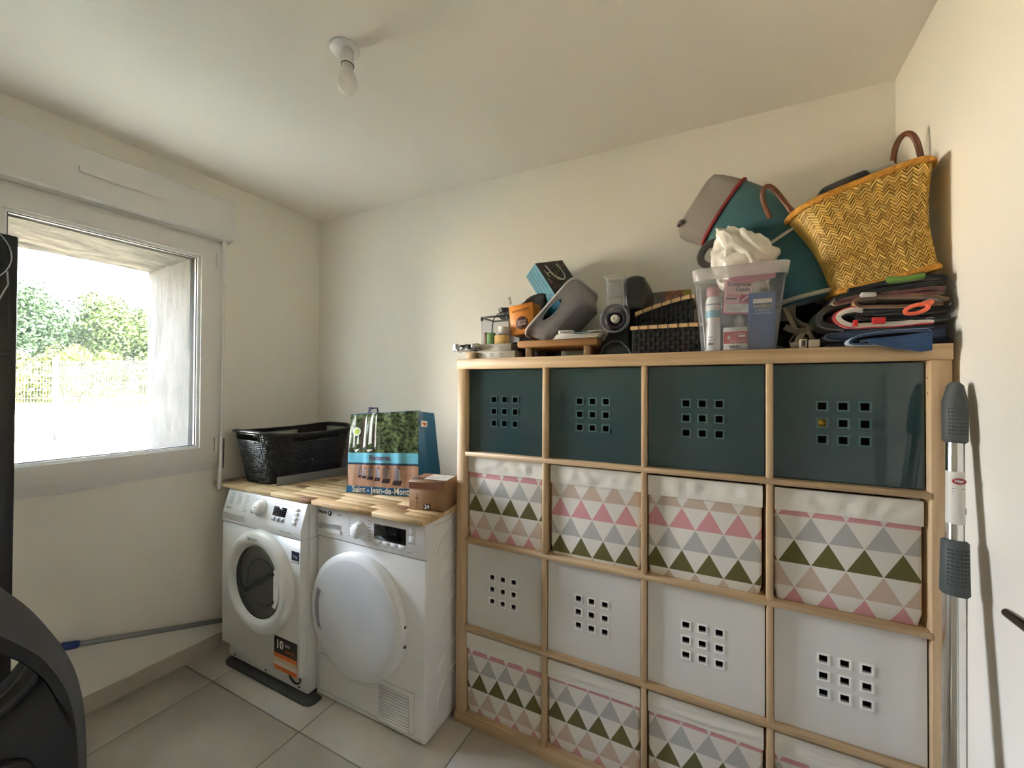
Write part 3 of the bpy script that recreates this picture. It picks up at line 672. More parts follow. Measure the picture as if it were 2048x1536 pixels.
text('model_text', 'SENSOR', .007, TF(-.487, yp - .0004, .806), GREYT, dy)
obj('drawer_recess', MB().rbox(-.614, -.478, yp - .0008, yp + .01, .728, .762, .0005, 1), mat('recess_shade', (.52, .52, .52), .4), dy)
mb = MB().prism([(-.614, .726), (-.478, .726), (-.478, .742), (-.500, .742), (-.575, .742), (-.614, .730)], lambda a, b, d: (a, d, b), yp - .005, yp); obj('drawer_handle', mb, WHITEP, dy)
obj('drawer_handle_top', MB().rbox(-.616, -.476, yp - .004, yp, .760, .766, .001, 1), WHITEP, dy)
DMd = FR((-.364, yp, .765), (1, 0, 0), (0, 0, 1))
obj('dial', MB().lathe([(.037, 0), (.036, .004), (.032, .006), (.030, .026), (.027, .030), (0, .031)], DMd, 36), WHITEP, dy)
obj('dial_mark', MB().box(-.001, .001, .008, .026, .0305, .0315), mat('orange_mark', (.6, .18, .08), .5), dy, M=DMd @ RZ(-45))
obj('display', MB().rbox(-.287, -.122, yp - .0012, yp + .002, .742, .803, .0008, 1), BLACKG, dy)
for z in (.803, .771): obj('button', MB().rbox(-.106, -.080, yp - .002, yp + .002, z - .012, z + .012, .001, 1), WHITEP, dy)
mb = MB(); rnd = random.Random(8)
for a in range(7): z = .808 - a * .013; mb.box(-.432, -.418 + rnd.uniform(-.003, .003), yp - .0004, yp, z - .001, z + .001); mb.box(-.322, -.304 + rnd.uniform(-.004, .004), yp - .0004, yp, z - .001, z + .001)
for a in (-.28, -.235, -.20, -.16, -.115): mb.box(a, a + .022, yp - .0004, yp, .717, .7195)
for z in (.786, .754): mb.box(-.112, -.076, yp - .0004, yp, z - .001, z + .001)
o = obj('panel_print', mb, GREYT, dy); o['kind'] = 'stuff'
for a in range(4): obj('touch_key', MB().rbox(-.283 + a * .041, -.245 + a * .041, yp - .001, yp + .002, .726, .738, .0008, 1), WHITEP, dy)
# round door
DM2 = FR((-.366, YF, .418), (1, 0, 0), (0, 0, 1)); R = .254
DOORG = mat('door_satin', (.66, .67, .69), .38)
dd = obj('door', MB().lathe([(R - .004, -.002), (R, .006), (R, .030), (R - .004, .036), (R - .026, .0405)], DM2, 72), WHITE, dy)
obj('door_disc', MB().lathe([(R - .026, .0405), (R - .030, .0415), (R - .08, .0445), (R - .16, .0455), (0, .046)], DM2, 72), DOORG, dd)
def arcp(r, a0, a1, n): return [(r * math.cos(math.radians(a0 + (a1 - a0) * k / n)), r * math.sin(math.radians(a0 + (a1 - a0) * k / n))) for k in range(n + 1)]
cres = arcp(R - .034, 158, 202, 12) + [(-.176, -.088), (-.188, -.05), (-.191, 0), (-.183, .045), (-.172, .066)]
obj('door_handle', MB().prism(cres, lambda a, b, d: DM2 @ Vector((a, b, d)), .030, .0432), mat('recess_grey', (.30, .30, .32), .45), dd)
obj('door_handle_rim', MB().tube([DM2 @ Vector((a, b, .0432)) for a, b in cres], .0016, 5, closed=True), WHITEP, dd)
for z in (.075, .0, ): obj('hinge_screw', MB().box(R - .004, R + .002, z - .06, z - .052, .012, .020), BLACKM, dd, M=DM2)
# service flap, latch and grille
SE = mat('seam_line', (.36, .36, .36), .7)
obj('flap_seam', MB().box(-.606, -.080, YF - .0006, YF, .186, .1875).box(-.607, -.606, YF - .0006, YF, .030, .1875).box(-.080, -.079, YF - .0006, YF, .030, .1875).box(-.606, -.080, YF - .0006, YF, .029, .030), SE, dy)
obj('latch', MB().rbox(-.552, -.532, YF - .004, YF, .168, .178, .001, 1), WHITEP, dy); obj('latch', MB().box(-.440, -.415, YF - .001, YF, .171, .173), BLACKM, dy)
obj('grille_opening', MB().box(-.256, -.106, YF - .0008, YF + .001, .028, .164), mat('grille_shade', (.16, .14, .13), .8), dy)
for a in range(12): z = .030 + a * .0118; obj('slat', MB().prism([(YF, z), (YF - .005, z - .001), (YF - .005, z + .003), (YF, z + .0055)], lambda p, q, d: (d, p, q), -.257, -.105), WHITEP, dy)
# embossed waves on the side panel
mb_n = 0
for zc_, rr_ in ((.735, .050), (.645, .050), (.560, .052), (.420, .085), (.255, .055), (.150, .060)):
    mb = MB(); path = [(X1 - .001, .060, zc_ + rr_ * .95), (X1 + .0005, .010, zc_ + rr_ * .80), (X1 + .0015, -.040, zc_ + rr_ * .45), (X1 + .0015, -.072, zc_ - .0), (X1 + .0015, -.080, zc_ - rr_ * .5), (X1 - .001, -.078, zc_ - rr_ * .9)]
    P_ = []
    for i in range(len(path) - 1):
        for q in range(5): f = q / 5; P_.append(Vector(path[i]).lerp(Vector(path[i + 1]), f))
    obj('embossed_wave', MB().tube(P_, .0045, 8, flat=(1, 1)), WHITE, dy)
obj('side_emboss', MB().rbox(X1 - .002, X1 + .0022, -.112, .36, .812, .816, .001, 1).rbox(X1 - .002, X1 + .0022, -.112, -.108, .705, .816, .001, 1), WHITE, dy)

# ------------------------------------------------------------------ laundry basket
lb = thing('laundry_basket', 'black wicker-look plastic laundry basket at the wall end of the worktop', 'laundry basket', (-1.14, .10, .863))
BP = mat('black_wicker_plastic', (.007, .007, .008), .42)
t = BP.node_tree; tc = t.nodes.new('ShaderNodeTexCoord'); ck_ = t.nodes.new('ShaderNodeTexVoronoi'); ck_.inputs['Scale'].default_value = 1; mp = t.nodes.new('ShaderNodeMapping'); mp.inputs['Scale'].default_value = (75, 75, 110)
t.links.new(tc.outputs['Object'], mp.inputs[0]); t.links.new(mp.outputs[0], ck_.inputs[0]); ck_.inputs['Randomness'].default_value = .25
bp = t.nodes.new('ShaderNodeBump'); bp.inputs['Strength'].default_value = 1.0; bp.inputs['Distance'].default_value = .008; t.links.new(ck_.outputs[0], bp.inputs['Height']); bp.invert = True; t.links.new(bp.outputs[0], _pr(BP).inputs['Normal'])
def sup(cx, cy, a, b, z, n=96, e=3.6):
    out = []
    for k in range(n):
        t_ = 2 * PI * k / n; c, s_ = math.cos(t_), math.sin(t_)
        out.append((cx + a * abs(c) ** (2 / e) * (1 if c >= 0 else -1), cy + b * abs(s_) ** (2 / e) * (1 if s_ >= 0 else -1), z))
    return out
NL = 96; HB = .262; rings = []; nr = 16
cx, cy = -1.140, .100
RotB = T(cx, cy, 0) @ RZ(-4) @ T(-cx, -cy, 0)
def bring(f, off=0):
    a = .148 + (.195 - .148) * f + off; b = .222 + (.268 - .222) * f + off
    r = sup(cx - .002 * f, cy, a, b, 0, NL); res = []
    for k, (x, y, z) in enumerate(r):
        wave = .020 * ((abs(y - cy) / b) ** 4) - .012
        res.append(RotB @ Vector((x, y, .864 + HB * f + wave * f * f)))
    return res
outer = [bring(q / nr) for q in range(nr + 1)]; inner = [bring(q / nr, -.004) for q in range(1, nr + 1)]
mb = MB()
def hole(q, k):   # oval hand holes: rows 13,14 ; at both ends and in the middle of each side
    if q not in (13, 14): return False
    k = k % NL
    return any(abs((k - c + NL / 2) % NL - NL / 2) <= (4 if q == 13 else 4) for c in (NL // 4, 3 * NL // 4, 0, NL // 2))
def shell(rings, q0):
    n = NL; vs = [p for r in rings for p in r]; fs = []
    for k in range(len(rings) - 1):
        for i in range(n):
            if hole(k + q0, i): continue
            j = (i + 1) % n; fs.append((k * n + i, k * n + j, (k + 1) * n + j, (k + 1) * n + i))
    mb.add(vs, fs, 0, True)
shell(outer, 0); shell(inner, 1); mb.add(outer[0], [list(range(NL))]); mb.add(inner[0], [list(range(NL))])
o = obj('basket_body', mb, BP, lb)
mb = MB(); top = bring(1.0); rim = bring(1.0, .012)
mb.loft([bring(1.0, -.005), [p + Vector((0, 0, .004)) for p in bring(1.0, 0)], [p + Vector((0, 0, -.002)) for p in rim], [p + Vector((0, 0, -.010)) for p in rim], [p + Vector((0, 0, -.008)) for p in bring(1.0, .009)]], 0, True, False, False)
obj('rim', mb, mat('black_plastic', (.012, .012, .013), .3), lb)
for c in (NL // 4, 3 * NL // 4, 0, NL // 2):
    lo, hi = 13, 15; loop = [outer[lo][(c + d) % NL] for d in range(-4, 6)] + [outer[hi][(c + d) % NL] for d in range(5, -5, -1)]
    obj('hand_hole_rim', MB().tube(loop, .0035, 6, closed=True), MATS['black_plastic'], lb)
# metal angle strip
ms = thing('metal_angle_strip', 'dull metal angle strip lying along the black basket on the worktop', 'metal strip', (-.97, .06, .863))
GAL = mat('galvanised_metal', (.27, .28, .27), .35, .85)
Mst = FR((-.985, -.112, .8632), (.105, .42, 0), (-.42, .105, 0))
obj('strip_body', MB().box(0, .46, -.0015, .0, 0, .043).box(0, .46, .0, .020, 0, .0015), GAL, ms, M=Mst)

# ------------------------------------------------------------------ printed shopping bag
sbag = thing('shopping_bag', 'blue woven plastic shopping bag printed with beach huts and trees', 'shopping bag', (-.38, .08, .863))
BLU = mat('bag_blue', (.005, .115, .29), .32, bump=.25, bscale=14)
BLd = mat('bag_dark_print', (.012, .02, .018), .25)
F00 = Vector((-.588, -.038, .8645)); F10 = Vector((-.234, .048, .8645)); F01 = Vector((-.616, .010, 1.222)); F11 = Vector((-.252, .064, 1.250))
B10 = Vector((-.245, .235, .8645)); B11 = Vector((-.280, .215, 1.228)); B00 = Vector((-.56, .16, .8645)); B01 = Vector((-.600, .130, 1.225))
nrmF = (F10 - F00).cross(F01 - F00).normalized()
def ff(u, v, off=0):
    p = (F00 * (1 - u) + F10 * u) * (1 - v) + (F01 * (1 - u) + F11 * u) * v
    w = .008 * math.sin(PI * u) * math.sin(PI * v) + .0055 * noise.noise(Vector((u * 9, v * 3, 2))) + .003 * math.sin(u * 26) * (1 - v) * min(1, v * 5)
    return p + nrmF * (off + w)
def fgrid(u0, u1, v0, v1, off, n=90, m=40):
    n = max(n, 90)
    mb = MB(); vs = [ff(u0 + (u1 - u0) * i / n, v0 + (v1 - v0) * j / m, off) for j in range(m + 1) for i in range(n + 1)]
    mb.add(vs, [(j * (n + 1) + i, j * (n + 1) + i + 1, (j + 1) * (n + 1) + i + 1, (j + 1) * (n + 1) + i) for j in range(m) for i in range(n)], 0, True); return mb
def fside(a, b, c, d, m, nm, inw=.02, gus=0):
    mb = MB(); n = 12; vs = []
    for j in range(n + 1):
        for i in range(n + 1):
            u, v = i / n, j / n; p = (a * (1 - u) + b * u) * (1 - v) + (c * (1 - u) + d * u) * v
            nn_ = (b - a).cross(c - a).normalized(); vs.append(p - nn_ * (inw * (1 - abs(2 * u - 1)) * v) + nn_ * .003 * noise.noise(p * 12))
    mb.add(vs, [(j * (n + 1) + i, j * (n + 1) + i + 1, (j + 1) * (n + 1) + i + 1, (j + 1) * (n + 1) + i) for j in range(n) for i in range(n)], 0, True); return obj(nm, mb, m, sbag)
body = fgrid(0, 1, 0, 1, 0); obj('front_panel', body, BLU, sbag)
fside(F10, B10, F11, B11, BLU, 'side_panel'); fside(B10, B00, B11, B01, BLU, 'back_panel', 0); fside(B00, F00, B01, F01, BLU, 'side_panel')
obj('bag_bottom', MB().add([F00, F10, B10, B00], [(0, 1, 2, 3)]), BLU, sbag)
# tree print: procedural foliage
m = bpy.data.materials.new('tree_print'); m.use_nodes = True; t = m.node_tree; b = _pr(m); b.inputs['Roughness'].default_value = .2; b.inputs['Coat Weight'].default_value = .4
tc = t.nodes.new('ShaderNodeTexCoord'); n1 = t.nodes.new('ShaderNodeTexNoise'); n1.inputs['Scale'].default_value = 55; n1.inputs['Detail'].default_value = 6; n1.inputs['Roughness'].default_value = .75; t.links.new(tc.outputs['Object'], n1.inputs[0])
r = t.nodes.new('ShaderNodeValToRGB'); e = r.color_ramp.elements; e[0].position = .40; e[0].color = (.006, .010, .005, 1); e[1].position = .66; e[1].color = (.13, .19, .07, 1); x = e.new(.78); x.color = (.35, .5, .6, 1); t.links.new(n1.outputs[0], r.inputs[0]); t.links.new(r.outputs[0], b.inputs['Base Color'])
obj('tree_picture', fgrid(.0, 1.0, .50, .995, .0006), m, sbag)
def flat(nm, pts, m, off, closed=True):
    bm = bmesh.new(); vs_ = [bm.verts.new((u, v, 0)) for u, v in pts]; bm.faces.new(vs_)
    us_ = [u for u, v in pts]; vv_ = [v for u, v in pts]
    for ax_, lo, hi in ((0, min(us_), max(us_)), (1, min(vv_), max(vv_))):
        st_ = .012 if ax_ == 0 else .03; k_ = math.floor(lo / st_) + 1
        while k_ * st_ < hi - 1e-5:
            no = (1, 0, 0) if ax_ == 0 else (0, 1, 0); co = (k_ * st_, 0, 0) if ax_ == 0 else (0, k_ * st_, 0)
            bmesh.ops.bisect_plane(bm, geom=bm.verts[:] + bm.edges[:] + bm.faces[:], plane_co=co, plane_no=no); k_ += 1
    for v_ in bm.verts: v_.co = ff(v_.co.x, v_.co.y, off)
    me = bpy.data.meshes.new(nm); bm.to_mesh(me); bm.free(); return obj(nm, me, m, sbag)
TP = mat('trunk_print', (.06, .045, .03), .25); SKYP = mat('sky_print', (.16, .50, .66), .2, coat=.4); SEAP = mat('sea_print', (.03, .06, .10), .25); SANDP = mat('sand_print', (.42, .25, .17), .3, var=.15, vscale=30); HUT = mat('hut_print', (.20, .17, .19), .3); HUTL = mat('hut_light_print', (.36, .38, .34), .3); ROOF = mat('roof_print', (.28, .05, .05), .3); SHD = mat('print_dark', (.03, .015, .03), .3); LITE = mat('print_white', (.78, .78, .75), .3); GRN = mat('print_green', (.36, .55, .06), .3)
obj('sky_band', fgrid(0, 1, .375, .50, .0009, 30, 6), SKYP, sbag); obj('sea_band', fgrid(0, 1, .352, .377, .0012, 30, 3), SEAP, sbag); obj('sand_picture', fgrid(0, 1, .085, .354, .0010, 30, 12), SANDP, sbag)
for u0, w in ((.17, .045), (.27, .015), (.36, .02), (.46, .012)): flat('trunk_print', [(u0, .52), (u0 + w, .52), (u0 + w * 1.1, .95 if w > .03 else .85), (u0 + .1 * w, .95 if w > .03 else .85)], TP, .0013)
for u0, w, v0, v1 in ((.06, .03, .56, .80), (.12, .03, .60, .74), (.22, .035, .56, .97), (.30, .05, .60, .99), (.385, .025, .56, .99), (.08, .10, .535, .555), (.26, .16, .535, .56)):
    flat('sky_gap_print', [(u0, v0), (u0 + w, v0 + .02), (u0 + w * .9, v1), (u0 + .3 * w, v1 - .05)], LITE, .0012)
circ = [(.115 + .062 * math.cos(a), .77 + .055 * math.sin(a)) for a in [2 * PI * k / 20 for k in range(20)]]; flat('badge_ring', circ, LITE, .0016)
circ = [(.115 + .040 * math.cos(a), .77 + .040 * math.sin(a)) for a in [2 * PI * k / 20 for k in range(20)]]; flat('badge', circ, GRN, .0020)
for k_, (uc, w, vb, vt) in enumerate(((.72, .085, .175, .325), (.57, .075, .190, .325), (.445, .065, .200, .322), (.345, .055, .208, .320), (.26, .045, .214, .318), (.19, .036, .218, .316))):
    flat('hut_shadow', [(uc - w * .9, vb - .055 * (w / .085)), (uc + w * .5, vb - .060 * (w / .085)), (uc + w * .75, vb), (uc - w * .55, vb + .003)], SHD, .0014)
    flat('hut_wall', [(uc - w * .5, vb), (uc + w * .25, vb), (uc + w * .25, vt - .01), (uc - w * .12, vt + .02), (uc - w * .5, vt - .01)], HUT, .0018)
    flat('hut_side', [(uc + w * .25, vb), (uc + w * .5, vb + .008), (uc + w * .5, vt - .015), (uc + w * .25, vt - .01)], HUTL, .0018)
    flat('hut_roof', [(uc - w * .12, vt + .024), (uc + w * .15, vt + .024), (uc + w * .62, vt - .020), (uc + w * .36, vt - .022)], ROOF, .0022)

obj('bottom_band', fgrid(0, 1, .0, .085, .0016, 30, 4), mat('print_blue', (.005, .10, .24), .3), sbag)
def warp_text(body, size, uc, vc, m_=None, off_=.0030):
    c = bpy.data.curves.new('bag_text', 'FONT'); c.body = body; c.size = 1; c.align_x = 'CENTER'; c.align_y = 'CENTER'; c.offset = .02; c.resolution_u = 2
    o_ = bpy.data.objects.new('x', c); me = bpy.data.meshes.new_from_object(o_); bpy.data.objects.remove(o_)
    for v in me.vertices: v.co = ff(uc + v.co.x * size / .358 * .85, vc + v.co.y * size / .376, off_)
    return obj('bag_text', me, m_ or mat('print_cream', (.72, .68, .55), .4), sbag)
warp_text('Saint - Jean-de-Monts', .040, .50, .045); warp_text('Remorea', .034, .47, .438, mat('print_plum', (.14, .05, .10), .4))
mS = FR(tuple(F11.lerp(B11, .38) + Vector((.003, -.006, -.058))), B11 - F11, (0, 0, 1))
obj('side_label', MB().rbox(-.032, .028, -.014, .014, 0, .0015, .0005, 1), mat('label_white', (.75, .74, .72), .4), sbag, M=mS)
obj('label_print', MB().box(-.024, .018, .001, .006, .0015, .0018), mat('label_red', (.35, .03, .03), .4), sbag, M=mS); obj('label_print', MB().box(-.010, .018, -.006, .0, .0015, .0018), MATS['label_red'], sbag, M=mS)
obj('bag_handle', MB().tube([ff(.16, .99, -.06) + Vector((0, 0, -.02)), ff(.18, .99, -.06) + Vector((0, 0, .035)), ff(.30, .99, -.06) + Vector((0, 0, .035)), ff(.32, .99, -.06) + Vector((0, 0, -.02))], .009, 8, flat=(1, .3)), mat('navy_webbing', (.02, .03, .08), .7), sbag)

# ------------------------------------------------------------------ cardboard parcel
pc = thing('parcel_box', 'small taped brown cardboard parcel on the corner of the worktop', 'cardboard box', (-.085, -.02, .863), rotz=math.radians(12))
Mp = FR((-.158, -.105, .8632), (.153, .030, 0), (-.030, .153, 0))
KR = mat('kraft_card', (.27, .155, .075), .6, var=.12, vscale=14); TAPE = mat('parcel_tape', (.20, .085, .05), .18, coat=.5)
obj('carton', MB().rbox(0, .155, 0, .135, 0, .115, .002, 1), KR, pc, M=Mp)
obj('lid_edge', MB().rbox(-.001, .156, -.001, .136, .080, .1165, .002, 1), mat('kraft_lid', (.24, .13, .065), .5), pc, M=Mp)
obj('tape', MB().box(.0, .156, -.0016, -.001, .085, .110).box(-.001, .156, .02, .06, .1165, .1172), TAPE, pc, M=Mp)
obj('address_label', MB().box(.05, .150, .03, .12, .1166, .1178), mat('label_paper', (.68, .66, .62), .5), pc, M=Mp)
obj('address_marks', MB().box(.06, .11, .05, .055, .1178, .118).box(.06, .13, .07, .075, .1178, .118), GREYT, pc, M=Mp)
MpF = Mp @ Matrix(((1, 0, 0, 0), (0, 0, -1, 0), (0, 1, 0, 0), (0, 0, 0, 1)))
obj('number_panel', MB().box(.066, .096, .004, .026, .0005, .0011), BLACKM, pc, M=MpF)
text('number_text', '24', .022, MpF @ T(.080, .015, .0013), WPR, pc, bold=.0006)
obj('printed_arrow', MB().box(.035, .037, .02, .065, .0, .0006).box(.028, .044, .045, .047, 0, .0006).box(.030, .042, .010, .012, 0, .0006), mat('kraft_print', (.06, .04, .03), .6), pc, M=MpF)

# ------------------------------------------------------------------ mop pole by the left wall
mp_ = thing('mop_pole', 'grey metal mop pole with blue collar slanting along the wall', 'pole', LW(.5, .03, .1))
a = Vector(LW(1.16, .022, .335)); b = Vector(LW(.44, .022, .105))
obj('pole_tube', MB().tube([a, b], .011, 12), mat('painted_steel', (.33, .34, .34), .35, .7), mp_)
c0 = a.lerp(b, .045); c1 = a.lerp(b, .115)
obj('blue_collar', MB().tube([c0, c0.lerp(c1, .1), c0.lerp(c1, .9), c1], [.0125, .0150, .0150, .013], 12), mat('blue_plastic', (.015, .04, .20), .4), mp_)
obj('end_cap', MB().tube([a + (a - b) * .02, a, c0], [.006, .010, .011], 10), WHITEP, mp_)
obj('mop_head', MB().rbox(-1.300, -1.240, -.150, .10, .002, .052, .008), MATS['blue_plastic'], mp_)

# ------------------------------------------------------------------ telescopic pole on the right
tp = thing('telescopic_pole', 'aluminium telescopic pole with grey rubber grips leaning beside the shelf', 'pole', (1.40, -.16, 0))
pa = Vector((1.452, -.052, 1.372)); pb = Vector((1.368, -.245, .0)); 
def pp(t_): return pa.lerp(pb, t_)
AL = mat('polished_aluminium', (.78, .78, .77), .16, 1.0, var=.05, vscale=30); GR = mat('grey_grip_rubber', (.075, .085, .085), .6)
obj('inner_tube', MB().tube([pp(.09), pp(.33)], .0155, 24), AL, tp)
obj('outer_tube', MB().tube([pp(.32), pp(.995)], .0195, 24), AL, tp)
obj('top_grip', MB().tube([pp(0), pp(.006), pp(.02), pp(.035), pp(.10), pp(.104)], [.008, .0145, .018, .0225, .0215, .016], 24), GR, tp)
obj('middle_grip', MB().tube([pp(.262), pp(.265), pp(.30), pp(.345), pp(.349)], [.019, .0228, .0235, .0245, .020], 24), GR, tp)
for (t0, t1, rr_) in ((.045, .095, .0222), (.275, .335, .0240)):
    mb = MB()
    for a in range(int((t1 - t0) / .006)):
        for d in range(-3, 4): 
            p = pp(t0 + a * .006); an = math.radians(-95 + d * 14); q = p + Vector((math.cos(an), math.sin(an), 0)) * rr_; mb.box(q.x - .0015, q.x + .0015, q.y - .0012, q.y + .0012, q.z - .0015, q.z + .0015)
    o = obj('grip_dots', mb, GR, tp); o['kind'] = 'stuff'
dirp = (pb - pa).normalized()
lab = MB(); 
rings = []
for t_ in (.150, .235):
    p = pp(t_); rings.append([p + Vector((math.cos(math.radians(x_)), math.sin(math.radians(x_)), 0)) * .0163 for x_ in range(-180, 1, 12)])
lab.loft(rings, 0, True, False, False, closed=False)
obj('pole_label', lab, mat('label_paper', (.68, .66, .62), .5), tp)
ML = FR(tuple(pp(.165) + Vector((.000, -.0172, 0))), (1, 0, 0), (0, 0, 1))
obj('label_oval', MB().lathe([(0, .0006), (.008, .0006), (.008, 0)], ML @ Matrix.Diagonal((1.5, .9, 1, 1)), 20), mat('label_red', (.45, .03, .03), .4), tp)
text('label_text', 'Mer', .009, ML @ T(0, 0, .0008), WPR, tp, bold=.0003)
mb = MB()
for k_ in range(6): mb.box(-.012, .010 - (k_ % 3) * .004, -.018 - k_ * .006, -.0168 - k_ * .006, 0, .0003)
for k_ in range(7): mb.box(.002 + k_ * .0016, .0028 + k_ * .0016, -.074, -.060, 0, .0003)
o = obj('label_print', mb, GREYT, tp, M=ML); o['kind'] = 'stuff'

# ------------------------------------------------------------------ exercise machine at the left edge
em = thing('exercise_machine', 'black exercise machine with tall post and curved grey-edged shell', 'exercise machine', (-.9, -1.05, 0))
BK = mat('machine_black', (.007, .0065, .008), .28); SHL = mat('machine_shell', (.016, .017, .021), .5); GRY = mat('machine_grey_edge', (.075, .077, .082), .42)
obj('upright_post', MB().rbox(-1.100, -1.035, -.985, -.932, .0, 1.825, .006), BK, em)
obj('post_groove', MB().box(-1.0352, -1.0345, -.952, -.949, 1.40, 1.81), mat('groove_dark', (.004, .004, .004), .5), em)
obj('base_bar', MB().rbox(-1.12, -.42, -1.00, -.93, .0, .05, .01), BK, em)
obj('knob', MB().lathe([(0, .03), (.016, .028), (.020, .01), (.014, 0), (.010, -.04)], FR((-1.035, -.985, 1.452), (1, 0, 0), (0, 0, 1)), 18), BK, em)
obj('disc', MB().lathe([(0, .004), (.095, .004), (.10, 0), (.095, -.004), (0, -.004)], FR((-.99, -1.055, 1.745), (0, 1, 0), (0, 0, 1)), 36), mat('smoked_disc', (.01, .012, .015), .15), em)
obj('disc_edge', MB().tube([(-.985, -1.055 + .098 * math.cos(a), 1.745 + .098 * math.sin(a)) for a in [2 * PI * k / 40 for k in range(40)]], .0016, 6, closed=True), mat('pale_edge', (.5, .55, .55), .3), em)
obj('cable', MB().tube([(-.985, -.965, 1.70), (-.985, -.963, 1.66), (-.985, -.98, 1.61), (-.985, -1.0, 1.50)], .002, 6), mat('pale_edge', (.5, .5, .5), .4), em)
# shell outline in the (y, z) plane
outl = [(-1.30, 1.045), (-1.20, 1.010), (-1.101, .947), (-1.061, .887), (-1.030, .822), (-1.005, .762), (-.987, .703), (-.976, .640), (-.969, .560), (-.967, .475), (-.966, .30), (-.966, .05)]
def smooth(p, it=2):
    for _ in range(it):
        q = [p[0]]
        for i in range(len(p) - 1):
            a, b = p[i], p[i + 1]; q += [tuple(a[k] * .75 + b[k] * .25 for k in range(len(a))), tuple(a[k] * .25 + b[k] * .75 for k in range(len(a)))]
        q.append(p[-1]); p = q
    return p
so = smooth(outl)
inn = smooth([(-1.30, .965), (-1.20, .925), (-1.115, .868), (-1.075, .818), (-1.045, .775), (-1.020, .722), (-1.003, .670), (-.992, .610), (-.986, .540), (-.984, .475), (-.983, .30), (-.983, .05)])
mb = MB(); n = len(so)
for xa, xb in ((-.35, -.37), (-.37, -.47)):
    A_ = so if xa == -.35 else so
x_f, x_b = -.352, -.47
vsn = [(x_f - .012, y, z) for y, z in so] + [(x_f, y, z) for y, z in inn] + [(x_b, y, z) for y, z in so]
mb.add(vsn, [(i, i + 1, n + i + 1, n + i) for i in range(n - 1)] + [(i, i + 1, 2 * n + i + 1, 2 * n + i) for i in range(n - 1)], 0, True)
obj('grey_edge', mb, GRY, em)
# black body between the edge band and the hand opening
hol = smooth([(-1.30, .872), (-1.150, .852), (-1.092, .830), (-1.056, .806), (-1.036, .776), (-1.038, .745), (-1.058, .712), (-1.09, .686), (-1.150, .655), (-1.30, .630)])
low = [(-.983, .05), (-1.30, .05)]
mb = MB()
up = inn; m2 = 40
def resample(p, m):
    L_ = [0]
    for i in range(1, len(p)): L_.append(L_[-1] + math.dist(p[i], p[i - 1]))
    out = []
    for k in range(m + 1):
        s_ = L_[-1] * k / m; i = max(1, next((j for j in range(1, len(p)) if L_[j] >= s_ - 1e-9), len(p) - 1)); f = (s_ - L_[i - 1]) / max(1e-9, L_[i] - L_[i - 1]); out.append(tuple(p[i - 1][q] * (1 - f) + p[i][q] * f for q in range(2)))
    return out
oR = resample(inn + [(-1.30, .05)], 60); hR = resample(hol, 60)
rows = []
for k_, (f, xo) in enumerate(((0, 0), (.35, -.004), (.6, -.004), (.8, -.010), (.93, -.026), (1, -.055), (1, -.115))):
    rows.append([(x_f + xo, oR[i][0] * (1 - f) + hR[i][0] * f, oR[i][1] * (1 - f) + hR[i][1] * f) for i in range(61)])
mb.loft(rows, 0, True, False, False, closed=False)
mb.add([(x_b, y, z) for y, z in oR] + [(x_b, y, z) for y, z in hR], [(i, i + 1, 62 + i, 61 + i) for i in range(60)])
obj('shell_body', mb, SHL, em)
hp = [(x_f - .030, y + .0, z) for y, z in hR]
obj('hand_loop', MB().tube(hp, .019, 12), BK, em)
obj('lower_cup', MB().tube([(x_f - .004, y, z) for y, z in smooth([(-1.25, .575), (-1.13, .590), (-1.075, .575), (-1.055, .54), (-1.05, .45), (-1.05, .30)])], .010, 8), BK, em)
obj('bolt', MB().lathe([(0, .004), (.010, .003), (.012, 0)], FR((x_f + .002, -1.105, .545), (0, 1, 0), (0, 0, 1)), 14), mat('pale_bolt', (.6, .6, .6), .3), em)
#PART3
# ------------------------------------------------------------------ things on top of the shelf
ZT = 1.4702
# wooden block and foil packet at the left end
wb = obj('wooden_block', MB().rbox(.030, .074, .020, .075, ZT, ZT + .029, .001, 1), OAK[0]); tag(wb, 'small wooden block under the foil packet at the shelf corner', 'wooden block')
FOIL = mat('crumpled_foil', (.62, .62, .62), .22, .9)
pk = thing('foil_packet', 'crumpled silver and black foil packet jutting past the shelf corner', 'packet', (.03, .05, ZT + .03))
me = subdiv(MB().box(-.034, .088, .015, .08, ZT + .036, ZT + .060), 9); crumple(me, .0075, 42, 1)
obj('wrapper', me, FOIL, pk)
me = subdiv(MB().box(.008, .082, .012, .06, ZT + .040, ZT + .060), 7); crumple(me, .006, 50, 4); obj('printed_part', me, mat('dark_foil', (.03, .03, .032), .25, .4), pk)
# two slim white cartons
CW = mat('carton_white', (.70, .67, .60), .6)
for n_, (x0, x1, z0, z1, y0) in enumerate(((.082, .246, ZT, ZT + .030, .032), (.076, .228, ZT + .0305, ZT + .060, .036))):
    t = thing('slim_carton', 'slim white carton, %s of the pair on the left of the shelf' % ('lower' if n_ == 0 else 'upper'), 'carton', ((x0 + x1) / 2, y0 + .03, z0), 'slim white cartons')
    obj('carton', MB().rbox(x0, x1, y0, y0 + .07, z0, z1, .0012, 1), CW, t)
    mb = MB(); rnd = random.Random(n_)
    for k in range(3):
        for q in range(3): mb.box(x0 + .012 + k * .042, x0 + .012 + k * .042 + rnd.uniform(.012, .026), y0 - .0003, y0, z0 + .007 + q * .006, z0 + .009 + q * .006)
    o = obj('small_print', mb, GREYT, t); o['kind'] = 'stuff'
    obj('side_face', MB().box(x1, x1 + .0005, y0 + .001, y0 + .069, z0 + .001, z1 - .001), mat('carton_grey', (.25, .24, .22), .6), t)
